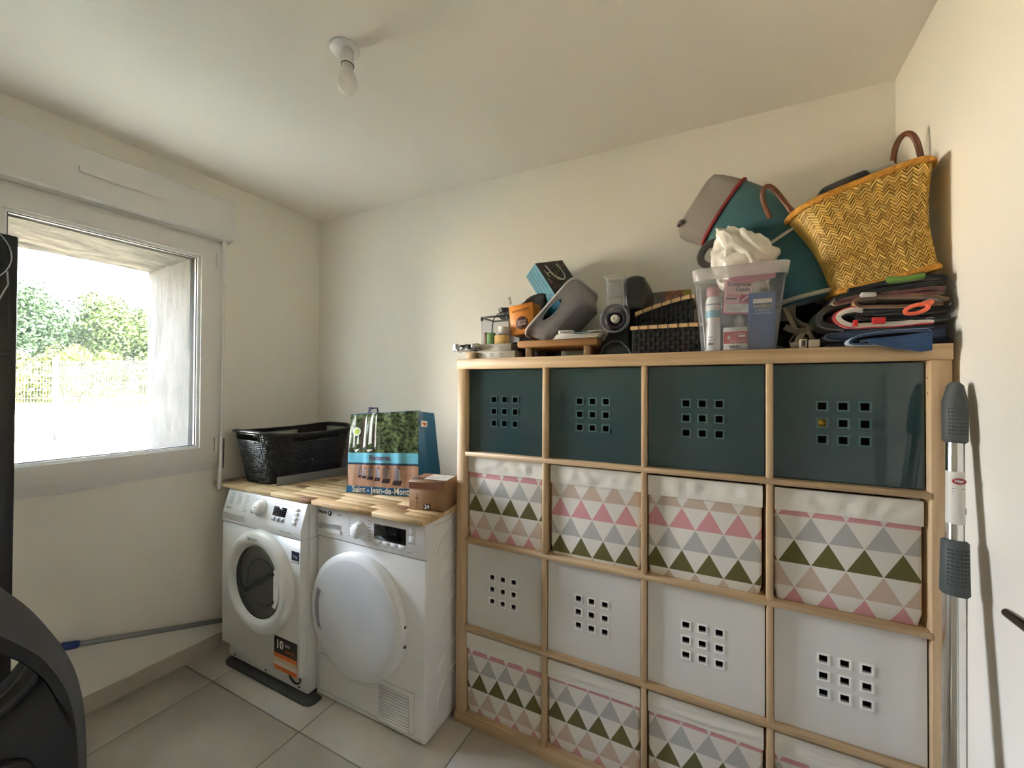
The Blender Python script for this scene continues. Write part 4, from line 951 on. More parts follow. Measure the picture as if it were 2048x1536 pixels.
# clear tub with black lid rim, holding cards
CLR = sheer('clear_plastic', (.75, .76, .76), .10, .12)
tb = thing('clear_box', 'small clear box with black lid rim holding green and yellow cards', 'plastic box', (.11, .16, ZT + .061))
x0, x1, y0, y1, z0, z1 = .048, .180, .112, .22, ZT + .0615, 1.655
mb = MB().box(x0, x0 + .002, y0, y1, z0, z1).box(x1 - .002, x1, y0, y1, z0, z1).box(x0, x1, y0, y0 + .0015, z0, z1).box(x0, x1, y1 - .002, y1, z0, z1).box(x0, x1, y0, y1, z0, z0 + .002)
obj('box_wall', mb, CLR, tb)
obj('lid_rim', MB().rbox(x0 - .002, x1 + .002, y0 - .003, y0 + .004, z1 - .003, z1 + .004, .001, 1).rbox(x0 - .002, x0 + .004, y0, y1, z1 - .003, z1 + .004, .001, 1).rbox(x1 - .004, x1 + .002, y0, y1, z1 - .003, z1 + .004, .001, 1).rbox(x0, x1, y1 - .004, y1 + .002, z1 - .003, z1 + .004, .001, 1).rbox(x0 - .003, x0 + .008, y0 - .004, y0 + .002, z1 - .014, z1, .001, 1).rbox(x1 - .012, x1 + .002, y0 - .004, y0 + .002, z1 - .012, z1, .001, 1), BLACKM, tb)
obj('corner_edge', MB().rbox(x0 - .0012, x0 + .002, y0 - .0012, y0 + .002, z0, z1 - .01, .0008, 1), mat('milky_edge', (.8, .79, .75), .4), tb)
def card(nm, lab, cat, x0, x1, y0, y1, z0, z1, m, grp=None): o = obj(nm, MB().rbox(x0, x1, y0, y1, z0, z1, .0015, 1), m); return tag(o, lab, cat, grp)
card('card_box', 'small green and brown striped carton in front of the clear box', 'carton', .104, .136, .060, .078, ZT + .0608, ZT + .110, mat('card_green', (.12, .26, .08), .6))
card('card_box', 'narrow brown carton beside the green one on the slim cartons', 'carton', .088, .103, .060, .078, ZT + .0608, ZT + .112, mat('card_brown', (.25, .18, .12), .6))
card('card_box', 'yellow carton at the foot of the orange slicer box', 'carton', .137, .196, .062, .082, ZT + .0608, ZT + .098, mat('card_yellow', (.62, .40, .12), .6))
o = obj('paper_cup', MB().lathe([(.0, 0), (.020, 0), (.027, .034), (.0265, .036), (.022, .034)], T(.165, .095, ZT + .099) @ RY(8), 20), mat('cup_paper', (.68, .66, .60), .6)); tag(o, 'small white paper cup tipped behind the yellow carton', 'cup')
# orange slicer box
ob = thing('slicer_box', 'orange carton printed with a round brown vegetable slicer badge', 'carton', (.25, .13, ZT + .09))
ORB = mat('orange_card', (.66, .24, .025), .5, var=.05, vscale=8)
MO = FR((.202, .092, 1.566), (.105, .0, .012), (0, 1, 0)) 
obj('carton', MB().rbox(0, .106, 0, .085, 0, .122, .002, 1), ORB, ob, M=MO)
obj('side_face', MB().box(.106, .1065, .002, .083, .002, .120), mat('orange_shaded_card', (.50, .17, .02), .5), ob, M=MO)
MOF = MO @ Matrix(((1, 0, 0, 0), (0, 0, -1, 0), (0, 1, 0, 0), (0, 0, 0, 1)))
obj('badge', MB().lathe([(0, .0006), (.027, .0006), (.027, 0)], MOF @ T(.053, .045, 0), 30), mat('badge_brown', (.09, .035, .02), .5), ob)
obj('badge_ring', MB().tube([MOF @ Vector((.053 + .0245 * math.cos(a), .045 + .0245 * math.sin(a), .0008)) for a in [2 * PI * k / 30 for k in range(30)]], .0006, 4, closed=True), mat('badge_line', (.5, .25, .12), .5), ob)
PRB = mat('print_brown', (.12, .04, .01), .5)
text('title_text', 'KITCHEN IDEAS', .0115, MOF @ T(.053, .097, .0004) @ RZ(3), PRB, ob, sx=.95)
text('badge_text', 'VEGGIE', .0115, MOF @ T(.053, .052, .0009), mat('badge_cream', (.65, .5, .4), .5), ob, bold=.0002); text('badge_text', 'SLICER', .0115, MOF @ T(.053, .040, .0009), MATS['badge_cream'], ob, bold=.0002)
book = obj('dark_tray', MB().rbox(.205, .305, .095, .20, ZT + .0605, ZT + .0700, .003).rbox(.215, .245, .11, .18, ZT, ZT + .0605, .003).rbox(.262, .29, .2, .27, ZT, ZT + .0605, .003), mat('dark_red_card', (.06, .02, .015), .6)); tag(book, 'dark flat tray under the orange slicer box', 'tray')
# black fabric pouch with tag, and cable with plug
BF = mat('black_fabric', (.010, .010, .011), .9, bump=.3, bscale=40, sheen=.3)
pf = thing('black_pouch', 'crumpled black fabric pouch with white tag behind the orange box', 'pouch', (.22, .25, ZT + .10))
me = subdiv(MB().box(-.085, .075, .0, .10, -.075, .060), 9)
for v in me.vertices: v.co.z *= 1 - .35 * abs(v.co.x) / .08; v.co.z += v.co.x * .35
crumple(me, .018, 16, 3)
for p in me.polygons: p.use_smooth = True
obj('pouch_body', me, BF, pf, M=T(.220, .215, 1.690))
obj('base_roll', MB().rbox(.12, .34, .22, .33, ZT, 1.65, .02, 3), BF, pf)
obj('white_tag', MB().rbox(-.004, .006, 0, .001, -.016, .018, .0004, 1), mat('tag_white', (.6, .6, .56), .6), pf, M=T(.208, .175, 1.700) @ RY(-25))
obj('beige_tag', MB().rbox(-.006, .006, 0, .001, 0, .034, .0004, 1), mat('tag_beige', (.45, .42, .30), .6), pf, M=T(.140, .205, 1.722) @ RY(-12))
cb = thing('power_cable', 'grey cable with small plug hanging over the clear box', 'cable', (.12, .10, 1.60))
obj('cord', MB().tube(smooth([(.175, .20, 1.69), (.165, .15, 1.690), (.135, .108, 1.667), (.112, .100, 1.645), (.108, .098, 1.60), (.108, .098, 1.578)], 2), .0022, 8), mat('cable_grey', (.05, .05, .052), .6), cb)
obj('plug', MB().lathe([(0, 0), (.005, .001), (.005, .014), (.0025, .020), (0, .020)], T(.108, .098, 1.560), 12), MATS['cable_grey'], cb)
cl = obj('mesh_cloth', crumple(subdiv(MB().box(.105, .19, .15, .20, 1.655, 1.695), 6), .013, 26, 7), mat('dark_mesh', (.03, .032, .034), .6)); tag(cl, 'dark grey mesh bag slumped on the clear box lid', 'cloth')
# gift bag with rope handles
gb = thing('gift_bag', 'tilted gift bag with turquoise grid side and black chalk-drawing front', 'gift bag', (.35, .2, 1.65))
Og = Vector((.262, .195, 1.885)); ug = Vector((.070, .140, .045)).normalized(); vg = Vector((.105, .0, -.165)); vg = (vg - ug * vg.dot(ug)).normalized(); ng = ug.cross(vg)
if ng.y > 0: ng = -ng
ng = ng.normalized()
Wg, Hg, Dg = .165, .30, .085
def gp(u, v, d): return Og + ug * u + vg * v - ng * d
def gq(pts, m, nm, par=None): return obj(nm, MB().add(pts, [list(range(len(pts)))]), m, par or gb)
TURQ = mat('turquoise_foil', (.003, .13, .22), .5, spec=.2)
GBK = mat('chalk_black_card', (.022, .022, .022), .5)
mb = MB().add([gp(0, 0, 0), gp(Wg, 0, 0), gp(Wg, Hg, 0), gp(0, Hg, 0), gp(0, 0, Dg), gp(Wg, 0, Dg), gp(Wg, Hg, Dg), gp(0, Hg, Dg)], [(0, 1, 2, 3)]); obj('front_panel', mb, GBK, gb)
mb = MB().add([gp(0, 0, 0), gp(Wg, 0, 0), gp(Wg, Hg, 0), gp(0, Hg, 0), gp(0, 0, Dg), gp(Wg, 0, Dg), gp(Wg, Hg, Dg), gp(0, Hg, Dg)], [(0, 3, 7, 4), (1, 5, 6, 2), (4, 7, 6, 5), (3, 2, 6, 7)]); obj('side_panel', mb, TURQ, gb)
GL_ = mat('grid_line', (.03, .20, .28), .5, spec=.2); 
for k in range(1, 20): p0 = gp(-.0005, k * .015, 0); p1 = gp(-.0005, k * .015, Dg); obj('grid_line', MB().tube([p0, p1], .0005, 4), GL_, gb)
for k in range(1, 5): obj('grid_line', MB().tube([gp(-.0005, 0, k * .017), gp(-.0005, Hg, k * .017)], .0005, 4), GL_, gb)
rnd = random.Random(3); chalk = [mat('chalk_' + n, c, .6) for n, c in (('red', (.32, .03, .05)), ('green', (.12, .28, .08)), ('white', (.5, .5, .46)), ('yellow', (.40, .32, .10)), ('violet', (.12, .08, .16)), ('aqua', (.05, .25, .25)))]
for k in range(60):
    u, v = rnd.uniform(.012, Wg - .012), rnd.uniform(.01, .22); a = rnd.random() * PI; ln = rnd.uniform(.004, .013); w = rnd.uniform(.0008, .0028)
    du = Vector((math.cos(a), math.sin(a))); dv = Vector((-du.y, du.x))
    c = [(u + du.x * sx_ * ln + dv.x * sy_ * w, v + du.y * sx_ * ln + dv.y * sy_ * w) for sx_, sy_ in ((-1, -1), (1, -1), (1, 1), (-1, 1))]
    o = gq([gp(a_, b_, -.0006) for a_, b_ in c], rnd.choice(chalk), 'chalk_mark')
MG = FR(tuple(gp(.040, .060, -.0012)), tuple(ug), tuple(-vg)); text('chalk_letter', 'H', .055, MG @ RZ(12), mat('chalk_cream', (.6, .58, .5), .6), gb); text('chalk_letter', 'P', .045, MG @ T(.070, .012, 0) @ RZ(5), chalk[1], gb)
ROPE = mat('rope_white', (.62, .66, .66), .8, bump=.5, bscale=400)
obj('rope_handle', MB().tube(smooth([tuple(gp(.045, .018, -.002)), tuple(gp(.046, .05, -.006)), tuple(gp(.058, .09, -.008)), tuple(gp(.085, .110, -.008)), tuple(gp(.112, .098, -.008)), tuple(gp(.118, .05, -.006)), tuple(gp(.112, .018, -.002))], 3), .0026, 8), ROPE, gb)
# wooden stool
SW = wood('stool_wood', (.22, .105, .035), (.45, .24, .09), 0, .5, .45)
st = thing('wooden_stool', 'small rustic wooden stool with thick slab seat on the shelf top', 'stool', (.415, .12, ZT))
me = subdiv(MB().rbox(.258, .572, .028, .225, 1.509, 1.5355, .006, 2), 0)
for v in me.vertices: v.co += Vector((0, 0, .0025)) * noise.noise(v.co * 9)
obj('seat', me, SW, st)
SL = wood('stool_leg_wood', (.16, .09, .04), (.30, .18, .08), 2, .5, .6)
for (x0, y0) in ((.286, .045), (.520, .040), (.286, .185), (.515, .185)): obj('leg', MB().rbox(x0, x0 + .027, y0, y0 + .028, ZT, 1.510, .002), SL, st)
# leaflets on the stool
PAP = mat('paper_white', (.66, .64, .60), .6)
for k in range(4):
    o = obj('leaflet', MB().rbox(-.085, .085, -.035, .035, 0, .0035, .0006, 1), PAP, None, M=T(.484 + .004 * k, .082, 1.5372 + k * .0042) @ RZ(3 * k - 4)); tag(o, 'white folded leaflet, %s of the pile on the wooden stool' % ['bottom', 'second', 'third', 'top'][k], 'leaflet', 'leaflets on the stool')
mp2 = thing('medicine_packet', 'small white packet with black lettering on top of the leaflets', 'packet', (.452, .055, 1.5543))
obj('carton', MB().rbox(.423, .478, .040, .070, 1.5543, 1.5680, .001, 1), PAP, mp2); text('packet_text', 'Doliprane', .0105, TF(.4505, .0394, 1.561), BLACKM, mp2)
o = obj('booklet', MB().rbox(-.045, .045, -.03, .03, 0, .0025, .0005, 1), mat('leaflet_blue', (.25, .38, .46), .6), None, M=T(.520, .085, 1.556) @ RZ(14) @ RY(3)); tag(o, 'pale blue booklet on the leaflet pile by the grater', 'booklet')
o = obj('receipt', crumple(subdiv(MB().rbox(.535, .585, .035, .085, 1.560, 1.5615, .0004, 1), 4), .004, 40, 9), PAP); tag(o, 'curled white receipt at the right of the leaflet pile', 'paper')
# grey plastic basin leaning on the stool
bs = thing('plastic_basin', 'grey plastic tray with oval hand hole leaning on the wooden stool', 'basin', (.42, .15, 1.55))
BASM = mat('grey_basin_plastic', (.33, .315, .33), .38)
e1 = Vector((.707, .0, .707)).normalized(); e2 = Vector((.30, .954, 0)); e2 = (e2 - e1 * e2.dot(e1)).normalized(); e3 = e1.cross(e2); 
if e3.x < 0: e3 = -e3
OB_ = Vector((.276, .050, 1.566))
def bp_(a, b, d): return OB_ + e1 * a + e2 * b + e3 * d
LA, LB, LD = .285, .240, .070
def brect(ins, d, r, out=0):
    pts = []
    for (ca, cb_, a0) in ((LA - ins - r, ins + r, -90), (LA - ins - r, LB - ins - r, 0), (ins + r, LB - ins - r, 90), (ins + r, ins + r, 180)):
        for q in range(7): a = math.radians(a0 + 15 * q); pts.append(bp_(ca + r * math.cos(a), cb_ + r * math.sin(a), d))
    return pts
# resample long straight edges so that a hand hole can be cut in the near short wall
def ring_s(ins, d, r, n=96):
    P_ = brect(ins, d, r); P_.append(P_[0]); L_ = [0]
    for i in range(1, len(P_)): L_.append(L_[-1] + (P_[i] - P_[i - 1]).length)
    # start at the middle of the edge b=ins
    out = []; j = 1
    s0 = L_[-1] - (LA - 2 * ins - 2 * r) / 2
    for k in range(n):
        s_ = (s0 + L_[-1] * k / n) % L_[-1]; j = next(i for i in range(1, len(L_)) if L_[i] >= s_ - 1e-9); f = (s_ - L_[j - 1]) / max(1e-9, L_[j] - L_[j - 1]); out.append(P_[j - 1].lerp(P_[j], f))
    return out
levels = [(0, 0, .045), (.002, .004, .045)] + [(.002 + .018 * k / 10, .004 + .032 * k / 10, .045 - .003 * k / 10) for k in range(1, 11)] + [ (.028, .052, .038), (.034, .062, .034), (.042, .068, .030), (.054, .070, .024)]
mb = MB(); n = 288
R_ = [ring_s(a + .0, b, c, n) for a, b, c in levels]; RI = [ring_s(a + .003, max(0, b - .003), c, n) for a, b, c in levels]
for RR in (R_, RI):
    vs_ = [p for r_ in RR for p in r_]; fs = []
    for k in range(len(RR) - 1):
        for i in range(n):
            ii = (i + 144) % n - 144
            if ((ii + .5) / 17) ** 2 + ((k - 5.6) / 4.2) ** 2 < 1: continue
            j = (i + 1) % n; fs.append((k * n + i, k * n + j, (k + 1) * n + j, (k + 1) * n + i))
    mb.add(vs_, fs, 0, True)
mb.add(R_[-1], [list(range(n))]).add(RI[-1], [list(range(n))])
obj('basin_body', mb, BASM, bs)
rm = ring_s(-.004, -.001, .042); obj('rim', MB().tube(rm, .0045, 8, closed=True), mat('grey_rim_plastic', (.60, .58, .58), .35), bs)
def rpt(fi, fk):
    fi %= n
    if fi >= n - 1e-6: fi = 0.0
    i0 = int(fi); i1 = (i0 + 1) % n; k0 = int(fk); a = R_[k0][i0].lerp(R_[k0][i1], fi - i0); b = R_[k0 + 1][i0].lerp(R_[k0 + 1][i1], fi - i0); return a.lerp(b, fk - k0)
hl = [rpt(17.3 * math.cos(a), 6.1 + 4.3 * math.sin(a)) for a in [2 * PI * k / 48 for k in range(48)]]
obj('hand_hole_edge', MB().tube(hl, .0026, 8, closed=True), BASM, bs)
# electric grater
eg = thing('electric_grater', 'dark electric grater with clear feed chute and round drum', 'kitchen appliance', (.64, .14, ZT))
DK = mat('appliance_dark', (.010, .012, .013), .42)
rings = []
for (z, xl, xr, yf, yb) in ((ZT, .566, .690, .060, .26), (ZT + .02, .566, .688, .062, .26), (ZT + .05, .580, .680, .075, .25), (1.56, .596, .676, .085, .245), (1.62, .600, .676, .095, .245), (1.655, .612, .680, .105, .24)):
    rings.append([(x, y, z) for x, y, _ in rr(xl, xr, yf, yb, .02, 0, 5)])
obj('housing', MB().loft(rings, 0, True), DK, eg)
rings = []
for (z, xl, xr, yf, yb) in ((1.640, .660, .728, .10, .30), (1.66, .650, .732, .095, .31), (1.72, .650, .730, .095, .31), (1.75, .652, .722, .10, .30), (1.762, .665, .705, .12, .28)):
    rings.append([(x, y, z) for x, y, _ in rr(xl, xr, yf, yb, .02, 0, 5)])
obj('motor_head', MB().loft(rings, 0, True), mat('appliance_grey', (.020, .023, .020), .35), eg)
obj('rear_column', MB().rbox(.655, .722, .13, .27, ZT, 1.65, .01), DK, eg)
SMK = sheer('smoky_plastic', (.42, .42, .44), .22, .12)
rings = [[(x, y, z) for x, y, _ in rr(xl, xr, .045, .105, .012, 0, 4)] for z, xl, xr in ((1.620, .600, .655), (1.735, .598, .656), (1.752, .588, .666), (1.755, .588, .666))]
obj('feed_chute', MB().loft(rings, 0, True, False, False), SMK, eg)
obj('chute_pusher', MB().box(.604, .650, .052, .098, 1.68, 1.74), sheer('chute_inner', (.6, .6, .58), .30, .15), eg)
MD = FR((.628, .075, 1.600), (1, 0, 0), (0, 0, 1))
obj('drum', MB().lathe([(.040, -.01), (.050, 0), (.0505, .030), (.047, .034), (.044, .030), (.040, .004)], MD, 40), SMK, eg)
obj('drum_core', MB().lathe([(.036, .0), (.036, .012), (.025, .016), (.024, .006), (0, .004)], MD, 32), mat('drum_plum', (.035, .025, .04), .35), eg)
obj('hub', MB().lathe([(.0155, .004), (.0155, .024), (.012, .028), (.004, .027), (0, .024)], MD @ T(.002, 0, 0), 24), mat('hub_beige', (.50, .46, .38), .45), eg)
obj('foot_trim', MB().tube([(.575, .062, ZT + .004), (.590, .060, ZT + .035), (.615, .064, ZT + .052), (.645, .064, ZT + .050), (.672, .062, ZT + .028), (.684, .062, ZT + .004)], .004, 6), mat('appliance_trim', (.08, .09, .09), .3), eg)

# woven black baskets with pale wooden rims
WB = mat('black_woven', (.010, .009, .007), .6)
def slat_basket(label, x0, x1, y0, y1, z0, z1, tilt, nx, nz, drop):
    t = thing('woven_basket', label, 'basket', ((x0 + x1) / 2, (y0 + y1) / 2, z0), 'black woven baskets')
    def zt(x): return z1 - drop * (1 - (x - x0) / (x1 - x0)) ** 1.4
    rnd = random.Random(int(x0 * 1000))
    mb = MB(); mb.box(x0 + .006, x1 - .006, y0 + .006, y1, z0, z0 + .004)
    for (ya, s) in ((y0 + .004, 1), (y1 - .004, 1)):
        mb.add([(x0 + .004, ya, z0), (x1 - .004, ya, z0), (x1 - .004, ya, zt(x1)), (.5 * (x0 + x1), ya, zt(.5 * (x0 + x1))), (x0 + .004, ya, zt(x0))], [(0, 1, 2, 3, 4)])
    mb.add([(x0 + .004, y0, z0), (x0 + .004, y1, z0), (x0 + .004, y1, zt(x0)), (x0 + .004, y0, zt(x0))], [(0, 1, 2, 3)])
    mb.add([(x1 - .004, y0, z0), (x1 - .004, y1, z0), (x1 - .004, y1, zt(x1)), (x1 - .004, y0, zt(x1))], [(0, 1, 2, 3)])
    obj('basket_core', mb, WB, t)
    dx = (x1 - x0) / nx
    mb = MB()
    for j in range(nz):
        for i in range(nx):
            xa = x0 + i * dx; xb = xa + dx; ztop = min(zt(xa), zt(xb)); za = z0 + (ztop - z0) * j / nz; zb = z0 + (ztop - z0) * (j + 1) / nz
            out = .0022 if (i + j) % 2 else .0004
            mb.add([(xa + .0002, y0 + .001, za), (xb - .0002, y0 + .001, za), (xb - .0002, y0 + .001, zb), (xa + .0002, y0 + .001, zb), (xa + dx * .12, y0 - out, za + .001), (xb - dx * .12, y0 - out, za + .001), (xb - dx * .12, y0 - out, zb - .001), (xa + dx * .12, y0 - out, zb - .001)], [(4, 5, 6, 7), (0, 1, 5, 4), (1, 2, 6, 5), (2, 3, 7, 6), (3, 0, 4, 7)])
    o = obj('woven_strips', mb, mat('black_strip', (.010, .0095, .007), .75, var=.35, vscale=50), t); o['kind'] = 'stuff'
    RW_ = wood('rim_pine', (.52, .32, .14), (.70, .48, .26), 0, .6, .5)
    nb = 10
    front = [(x0 - .004 + (x1 - x0 + .008) * i / nb, y0 - .007, zt(x0 + (x1 - x0) * i / nb)) for i in range(nb + 1)]
    for (yy_) in (y0 - .007, y1 - .001):
        mb = MB(); 
        A_ = [(p[0], yy_, p[2] - .001) for p in front]
        rings = [[(x, y, z), (x, y + .008, z), (x, y + .008, z + .0125), (x, y, z + .0125)] for x, y, z in A_]
        mb.loft(rings, 0, False); obj('rim', mb, RW_, t)
    for xx in (x0 - .004, x1 - .004): obj('rim', MB().rbox(xx, xx + .008, y0, y1, zt(xx) - .001, zt(xx) + .0115, .001, 1), RW_, t)
    nl = 6 if nx < 14 else 7
    for i in range(nl):
        x = x0 + (x1 - x0) * (i + .75) / nl
        if x < x1 - .003: obj('lashing', MB().box(x - .0013, x + .0013, y0 - .0085, y0 + .0015, zt(x) - .004, zt(x) + .0135), BLACKM, t)
slat_basket('black woven basket with pale wooden rim beneath a smaller tilted one', .688, .905, .050, .30, ZT, 1.556, 0, 14, 6, .0)
slat_basket('smaller black woven basket with sloping wooden rim stacked on the larger one', .698, .880, .085, .27, 1.556, 1.656, 0, 12, 6, .046)
# printed carton behind
pcb = thing('printed_carton', 'colourful printed carton standing behind the woven baskets', 'carton', (.77, .33, ZT))
x0, x1, yb_, zc = .685, .865, .300, 1.736
obj('carton', MB().rbox(x0, x1, yb_, .365, ZT, zc, .0015, 1), mat('carton_body', (.30, .26, .22), .6), pcb)
sec = [((.33, .31, .28), 0, .22), ((.20, .24, .18), .22, .34), ((.20, .16, .17), .34, .50), ((.45, .20, .13), .50, .85), ((.45, .36, .08), .85, 1.0)]
for k, (c, a, b) in enumerate(sec): obj('print_panel', MB().box(x0 + (x1 - x0) * a, x0 + (x1 - x0) * b, yb_ - .0006, yb_, zc - .045, zc - .001), mat('carton_print_%s' % 'abcde'[k], c, .55, var=.25, vscale=60), pcb)
obj('print_ring', MB().tube([(.810 + .010 * math.cos(a), yb_ - .001, zc - .022 + .010 * math.sin(a)) for a in [2 * PI * k / 18 for k in range(18)]], .0015, 5, closed=True), mat('print_dim', (.15, .10, .10), .5), pcb)

# clear tub with medicines
ct = thing('clear_tub', 'large clear plastic tub full of medicines on the shelf top', 'plastic tub', (1.01, .11, ZT))
def tubr(f, off=0):
    z = ZT + .001 + .255 * f; xl = .906 + (.884 - .906) * f + off; xr = 1.106 + (1.134 - 1.106) * f - off
    return [(x, y, z) for x, y, _ in rr(xl, xr, .006 - .004 * f + off, .200 + off * -1, .030, 0, 6)]
TUB = sheer('clear_tub_plastic', (.70, .71, .72), .13, .12)
obj('tub_wall', MB().loft([tubr(f / 8) for f in range(9)], 0, True, True, False), TUB, ct)
MILK = sheer('milky_plastic', (.72, .70, .69), .50, .2)
obj('tub_rim', MB().loft([tubr(.86, -.003), tubr(.90, -.0045), tubr(1.0, -.0055), tubr(1.005, -.002), tubr(1.0, .001)], 0, True, False, False), MILK, ct)
# spray can
sc_ = thing('spray_bottle', 'white spray can with pink cap at the left inside the clear tub', 'spray can', (.938, .075, ZT + .004))
MS_ = T(.9385, .062, ZT + .004)
obj('can', MB().lathe([(0, 0), (.0205, 0), (.0215, .003), (.0215, .150), (.020, .165), (.014, .176)], MS_, 28), mat('can_white', (.76, .76, .76), .3), sc_)
obj('can_band', MB().lathe([(.0217, .105), (.0217, .128)], MS_, 28), mat('can_blue', (.20, .42, .58), .35), sc_); obj('can_band', MB().lathe([(.0217, .146), (.0217, .149)], MS_, 28), mat('can_navy', (.10, .15, .35), .35), sc_)
obj('can_print', MB().box(.925, .940, .0398, .0405, ZT + .022, ZT + .030).box(.925, .944, .0398, .0405, ZT + .036, ZT + .038).box(.924, .940, .0398, .0405, ZT + .046, ZT + .048), GREYT, sc_)
obj('cap', MB().lathe([(.0150, .172), (.0185, .176), (.0185, .196), (.016, .204), (0, .205)], MS_, 24), mat('cap_pink', (.42, .22, .27), .4), sc_)
# pink fever medicine box
def pbox(label, cat_, name, O, u, v, w, h, d, m):
    t = thing(name, label, cat_, O); M = FR(O, u, v); M = M @ Matrix(((1, 0, 0, 0), (0, 0, 1, 0), (0, 1, 0, 0), (0, 0, 0, 1))) if False else M
    obj('carton', MB().rbox(0, w, 0, h, -d, 0, .0012, 1), m, t, M=M); return t, M
PK = mat('pink_card', (.62, .25, .33), .5); RD = mat('red_card', (.50, .05, .05), .45); PKL = mat('pale_pink_card', (.66, .46, .47), .5)
u = Vector((.990, .10, -.085)); v = Vector((.13, -.02, .99))
t, M = pbox('pink carton of children\'s fever liquid leaning inside the clear tub', 'medicine box', 'medicine_box', (.967, .046, 1.592), u, v, .074, .135, .035, PK)
obj('front_field', MB().box(.001, .073, .032, .100, 0, .0006), PKL, t, M=M)
PB = mat('print_navy', (.02, .03, .10), .5)
text('brand_text', 'Doliprane', .0170, M @ T(.037, .089, .0012), PB, t, sx=.92, bold=.0002); text('brand_text', 'Liquiz', .0165, M @ T(.048, .074, .0012), PB, t, bold=.0002)
text('dose_text', '300mg', .0125, M @ T(.022, .054, .0009), RD, t); obj('dose_bar', MB().box(.004, .034, .043, .047, 0, .0009), PB, t, M=M)
obj('red_square', MB().box(.042, .070, .034, .058, 0, .0010), mat('raspberry_print', (.40, .06, .10), .5), t, M=M); obj('red_square_stroke', MB().box(-.012, .012, -.0015, .0015, 0, .0006), WPR, t, M=M @ T(.056, .046, .001) @ RZ(42))
obj('lower_label', MB().box(.004, .068, .004, .028, 0, .0010), mat('label_paper', (.68, .66, .62), .5), t, M=M)
text('small_text', 'nourrisson + enfants', .0060, M @ T(.037, .0225, .0012), mat('print_green_dark', (.03, .12, .06), .5), t); obj('small_print', MB().box(.012, .058, .0135, .0150, .001, .0013).box(.018, .050, .0080, .0095, .001, .0013), GREYT, t, M=M)
# pink pack on top behind the rim
t, M = pbox('pink medicine carton lying across the top of the clear tub', 'medicine box', 'medicine_box', (.985, .030, 1.690), (.99, .02, .01), (0, -.15, .99), .120, .040, .05, PK)
obj('curved_edge', MB().prism([(0, 0), (.12, 0), (.12, -.006), (.055, -.014), (.02, -.012)], lambda a, b, d: (a, b, d), -.02, -.002), PK, t, M=M)
# blue box
BLB = mat('blue_card', (.035, .085, .27), .42)
t, M = pbox('tall blue carton of children\'s syrup at the right of the clear tub', 'medicine box', 'medicine_box', (1.037, .040, ZT + .0042), (1, 0, .0), (.04, 0, 1), .068, .172, .06, BLB)
YEL = mat('print_gold', (.50, .42, .20), .5)
obj('white_strip', MB().box(.010, .059, .139, .152, 0, .0008), mat('label_paper', (.68, .66, .62), .5), t, M=M)
text('brand_text', 'AdvilMed', .0140, M @ T(.035, .130, .0009), YEL, t, bold=.0003, sx=.95); LBT = mat('print_pale_blue', (.40, .50, .66), .5)
text('small_text', 'enfants et', .0100, M @ T(.034, .118, .0009), LBT, t); text('small_text', 'nourrissons', .0100, M @ T(.034, .109, .0009), LBT, t)
# red box, upside down
t, M = pbox('small red and white carton standing at the bottom of the tub', 'medicine box', 'medicine_box', (.968, .034, ZT + .0042), (1, 0, 0), (0, 0, 1), .064, .070, .035, mat('label_paper', (.68, .66, .62), .5))
obj('red_field', MB().box(0, .064, .019, .056, 0, .0007), RD, t, M=M); obj('white_cross', MB().box(.010, .020, .036, .040, 0, .0010).box(.013, .017, .032, .044, 0, .0011), WPR, t, M=M)
text('brand_text', 'UPSA', .0130, M @ T(.030, .0095, .0006) @ RZ(180), PB, t, bold=.0003); text('small_text', 'EFFERVESCENT', .0075, M @ T(.040, .025, .0010), WPR, t, sx=.9); obj('small_print', MB().box(.026, .058, .047, .049, 0, .0010).box(.040, .058, .039, .044, 0, .0010), WPR, t, M=M)
o = obj('pill_bottle', MB().lathe([(0, 0), (.014, 0), (.014, .030), (.010, .034), (.010, .042), (0, .042)], T(1.012, .075, 1.545), 18), mat('dim_white', (.50, .48, .46), .5)); tag(o, 'small white pill bottle behind the red carton in the tub', 'bottle')
o = obj('grey_pouch', crumple(subdiv(MB().rbox(.955, 1.10, .10, .165, ZT + .006, 1.655, .012, 2), 2), .006, 22, 5), mat('pouch_grey', (.20, .20, .20), .7)); tag(o, 'grey pouch filling the back of the clear tub', 'pouch')
# white plastic bag stuffed in the tub
me = subdiv(MB().box(-.5, .5, -.5, .5, -.5, .5), 26)
for v_ in me.vertices:
    p = v_.co.normalized() * .5; q = Vector(p)
    zz = q.z; w_ = .150 * (1 - .50 * max(0, zz) * 1.6); x = q.x * w_ * 1.2; y = q.y * .14; z = zz * .235
    x += -.075 * max(0, zz) * 1.2
    if zz > .2: x *= 1.05; z += .018 * noise.noise(Vector((q.x * 5, q.y * 5, 1)))
    v_.co = Vector((x, y, z))
for v_ in me.vertices:
    p = v_.co; r1 = abs(noise.noise(Vector((p.x * 22 + p.z * 9, p.y * 20, p.z * 9)) + Vector((3, 1, 2)))) * 1.8; r2 = abs(noise.noise(Vector((p.x * 48, p.y * 45, p.z * 22 + p.x * 20)) + Vector((9, 4, 1)))) * 1.8; nn_ = Vector((p.x / .012, p.y / .010, p.z / .016)); nn_ = nn_.normalized() if nn_.length else nn_
    v_.co += nn_ * (.028 * (.40 - r1) + .010 * (.4 - r2))
for p in me.polygons: p.use_smooth = True
wbg = thing('plastic_bag', 'crumpled white plastic bag bulging out of the clear tub', 'plastic bag', (1.02, .11, 1.70))
obj('bag_body', me, mat('thin_white_plastic', (.72, .68, .60), .28, spec=.7), wbg, M=T(1.035, .105, 1.765) @ RY(-8))
